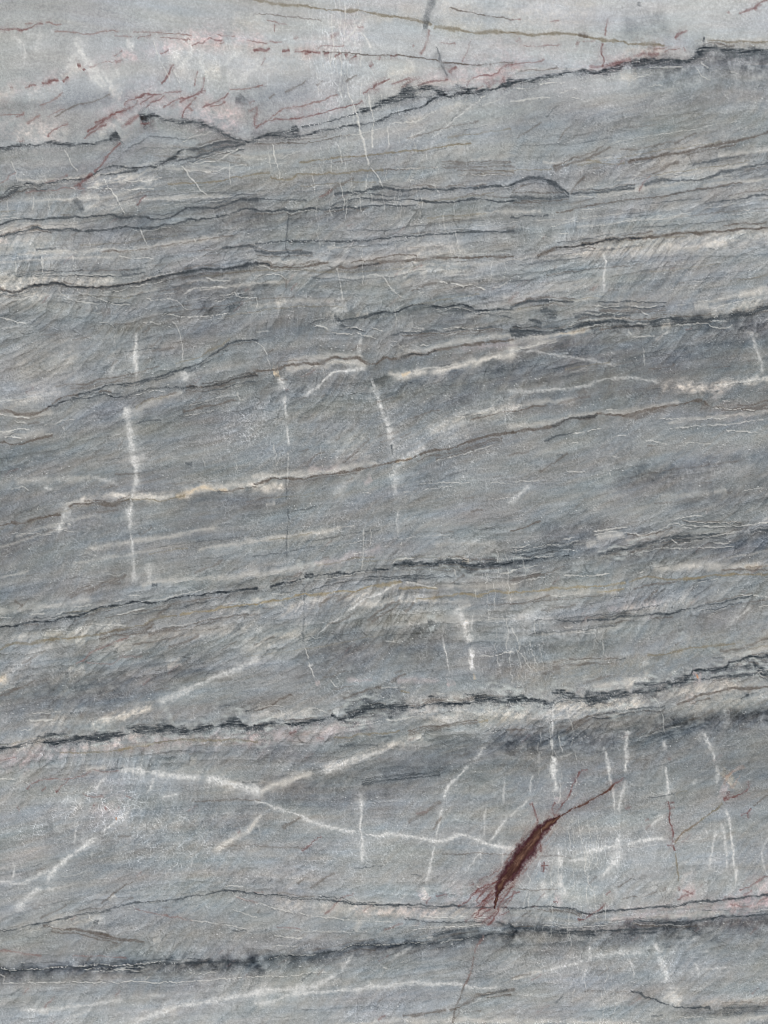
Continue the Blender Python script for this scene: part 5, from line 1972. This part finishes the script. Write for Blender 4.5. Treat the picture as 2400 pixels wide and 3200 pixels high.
paint(); finish()
def blur(a, r):
    b = a
    for ax in (0, 1):
        b = sum(np.roll(b, k, ax) for k in range(-r, r + 1)) / (2 * r + 1)
    return b
RGB = RGB + .45 * (RGB - blur(RGB, 1)) + .25 * (RGB - blur(RGB, 3))
RGB = (RGB - 147) * 1.13 + 152.5
COL = srgb2lin(np.clip(RGB, 8, 245)).astype(F32)
#PATTERN-END

# ------------------------------------------------------------------ the slab as one mesh
def build_slab():
    thick = 0.03
    bot = Z0 - (YS[-1] - CZ) * PX
    vx = (X - CX) * PX; vz = Z0 - (Y - CZ) * PX
    edge = np.minimum(np.minimum(X - XS[0], XS[-1] - X), np.minimum(Y - YS[0], YS[-1] - Y))
    rnd = 0.003 * (1 - np.sqrt(np.clip(1 - (1 - np.clip(edge / 8.0, 0, 1)) ** 2, 0, 1)))   # eased arris
    vy = -HT * PX * RELIEF + rnd
    co = np.stack([vx, vy, vz], -1).reshape(-1, 3).astype(F32)
    n = H * W
    ii = np.arange(n).reshape(H, W)
    quads = np.stack([ii[:-1, :-1], ii[1:, :-1], ii[1:, 1:], ii[:-1, 1:]], -1).reshape(-1, 4)
    # rim: front border loop, clockwise, joined to a rear loop and a fan
    loop = np.concatenate([ii[0, :], ii[1:, -1], ii[-1, :-1][::-1], ii[1:-1, 0][::-1]])
    m = len(loop)
    back = co[loop].copy(); back[:, 1] = thick
    cen = np.array([[0, thick, (co[0, 2] + co[-1, 2]) / 2]], F32)
    allco = np.vstack([co, back, cen]).astype(F32)
    b = n + np.arange(m); nx = np.roll(np.arange(m), -1)
    sides = np.stack([loop, loop[nx], b[nx], b], -1)
    fan = np.stack([b, b[nx], np.full(m, n + m)], -1)
    loops = np.concatenate([quads.ravel(), sides.ravel(), fan.ravel()]).astype(np.int32)
    tot = np.concatenate([np.full(len(quads) + len(sides), 4), np.full(len(fan), 3)]).astype(np.int32)
    start = np.concatenate([[0], np.cumsum(tot)[:-1]]).astype(np.int32)
    me = bpy.data.meshes.new("stone_slab")
    me.vertices.add(len(allco)); me.vertices.foreach_set("co", allco.ravel())
    me.loops.add(len(loops)); me.loops.foreach_set("vertex_index", loops)
    me.polygons.add(len(tot)); me.polygons.foreach_set("loop_start", start); me.polygons.foreach_set("loop_total", tot)
    me.update(calc_edges=True)
    smooth = np.zeros(len(tot), bool); smooth[:len(quads)] = True
    me.polygons.foreach_set("use_smooth", smooth)
    at = me.attributes.new("figure", 'FLOAT_COLOR', 'POINT')
    col = np.ones((len(allco), 4), F32)
    col[:n, :3] = COL.reshape(-1, 3)
    col[n:n + m, :3] = COL.reshape(-1, 3)[loop]
    col[n + m:, :3] = .27
    at.data.foreach_set("color", col.ravel())
    me.validate(); me.update()
    o = bpy.data.objects.new("stone_slab", me)
    scene.collection.objects.link(o)
    return o

def stone_material():
    m = bpy.data.materials.new("quartzite")
    m.use_nodes = True
    nt = m.node_tree; N = nt.nodes; L = nt.links
    p = N["Principled BSDF"]
    at = N.new("ShaderNodeAttribute"); at.attribute_name = "figure"
    tc = N.new("ShaderNodeTexCoord")
    # crystal grain finer than the mesh
    n1 = N.new("ShaderNodeTexNoise"); n1.inputs["Scale"].default_value = 620; n1.inputs["Detail"].default_value = 3
    n2 = N.new("ShaderNodeTexNoise"); n2.inputs["Scale"].default_value = 190; n2.inputs["Detail"].default_value = 2
    L.new(tc.outputs["Object"], n1.inputs["Vector"]); L.new(tc.outputs["Object"], n2.inputs["Vector"])
    ad = N.new("ShaderNodeMath"); ad.operation = 'ADD'; L.new(n1.outputs["Fac"], ad.inputs[0]); L.new(n2.outputs["Fac"], ad.inputs[1])
    mr = N.new("ShaderNodeMapRange"); mr.inputs["From Min"].default_value = .6; mr.inputs["From Max"].default_value = 1.4
    mr.inputs["To Min"].default_value = .84; mr.inputs["To Max"].default_value = 1.16
    L.new(ad.outputs[0], mr.inputs["Value"])
    mx = N.new("ShaderNodeVectorMath"); mx.operation = 'SCALE'
    L.new(at.outputs["Color"], mx.inputs[0]); L.new(mr.outputs["Result"], mx.inputs["Scale"])
    L.new(mx.outputs["Vector"], p.inputs["Base Color"])
    rr = N.new("ShaderNodeMapRange"); rr.inputs["From Min"].default_value = .3; rr.inputs["From Max"].default_value = .7
    rr.inputs["To Min"].default_value = .42; rr.inputs["To Max"].default_value = .62
    L.new(n2.outputs["Fac"], rr.inputs["Value"]); L.new(rr.outputs["Result"], p.inputs["Roughness"])
    p.inputs["IOR"].default_value = 1.5
    p.inputs["Specular IOR Level"].default_value = .2
    bp = N.new("ShaderNodeBump"); bp.inputs["Strength"].default_value = .25; bp.inputs["Distance"].default_value = .0006
    L.new(n1.outputs["Fac"], bp.inputs["Height"]); L.new(bp.outputs["Normal"], p.inputs["Normal"])
    return m

RELIEF = 0.5
slab = build_slab()
slab.data.materials.append(stone_material())
slab["label"] = "grey-blue quartzite slab with dark, white and ochre veins and one rust-brown streak"
slab["kind"] = "thing"
slab["category"] = "stone slab"
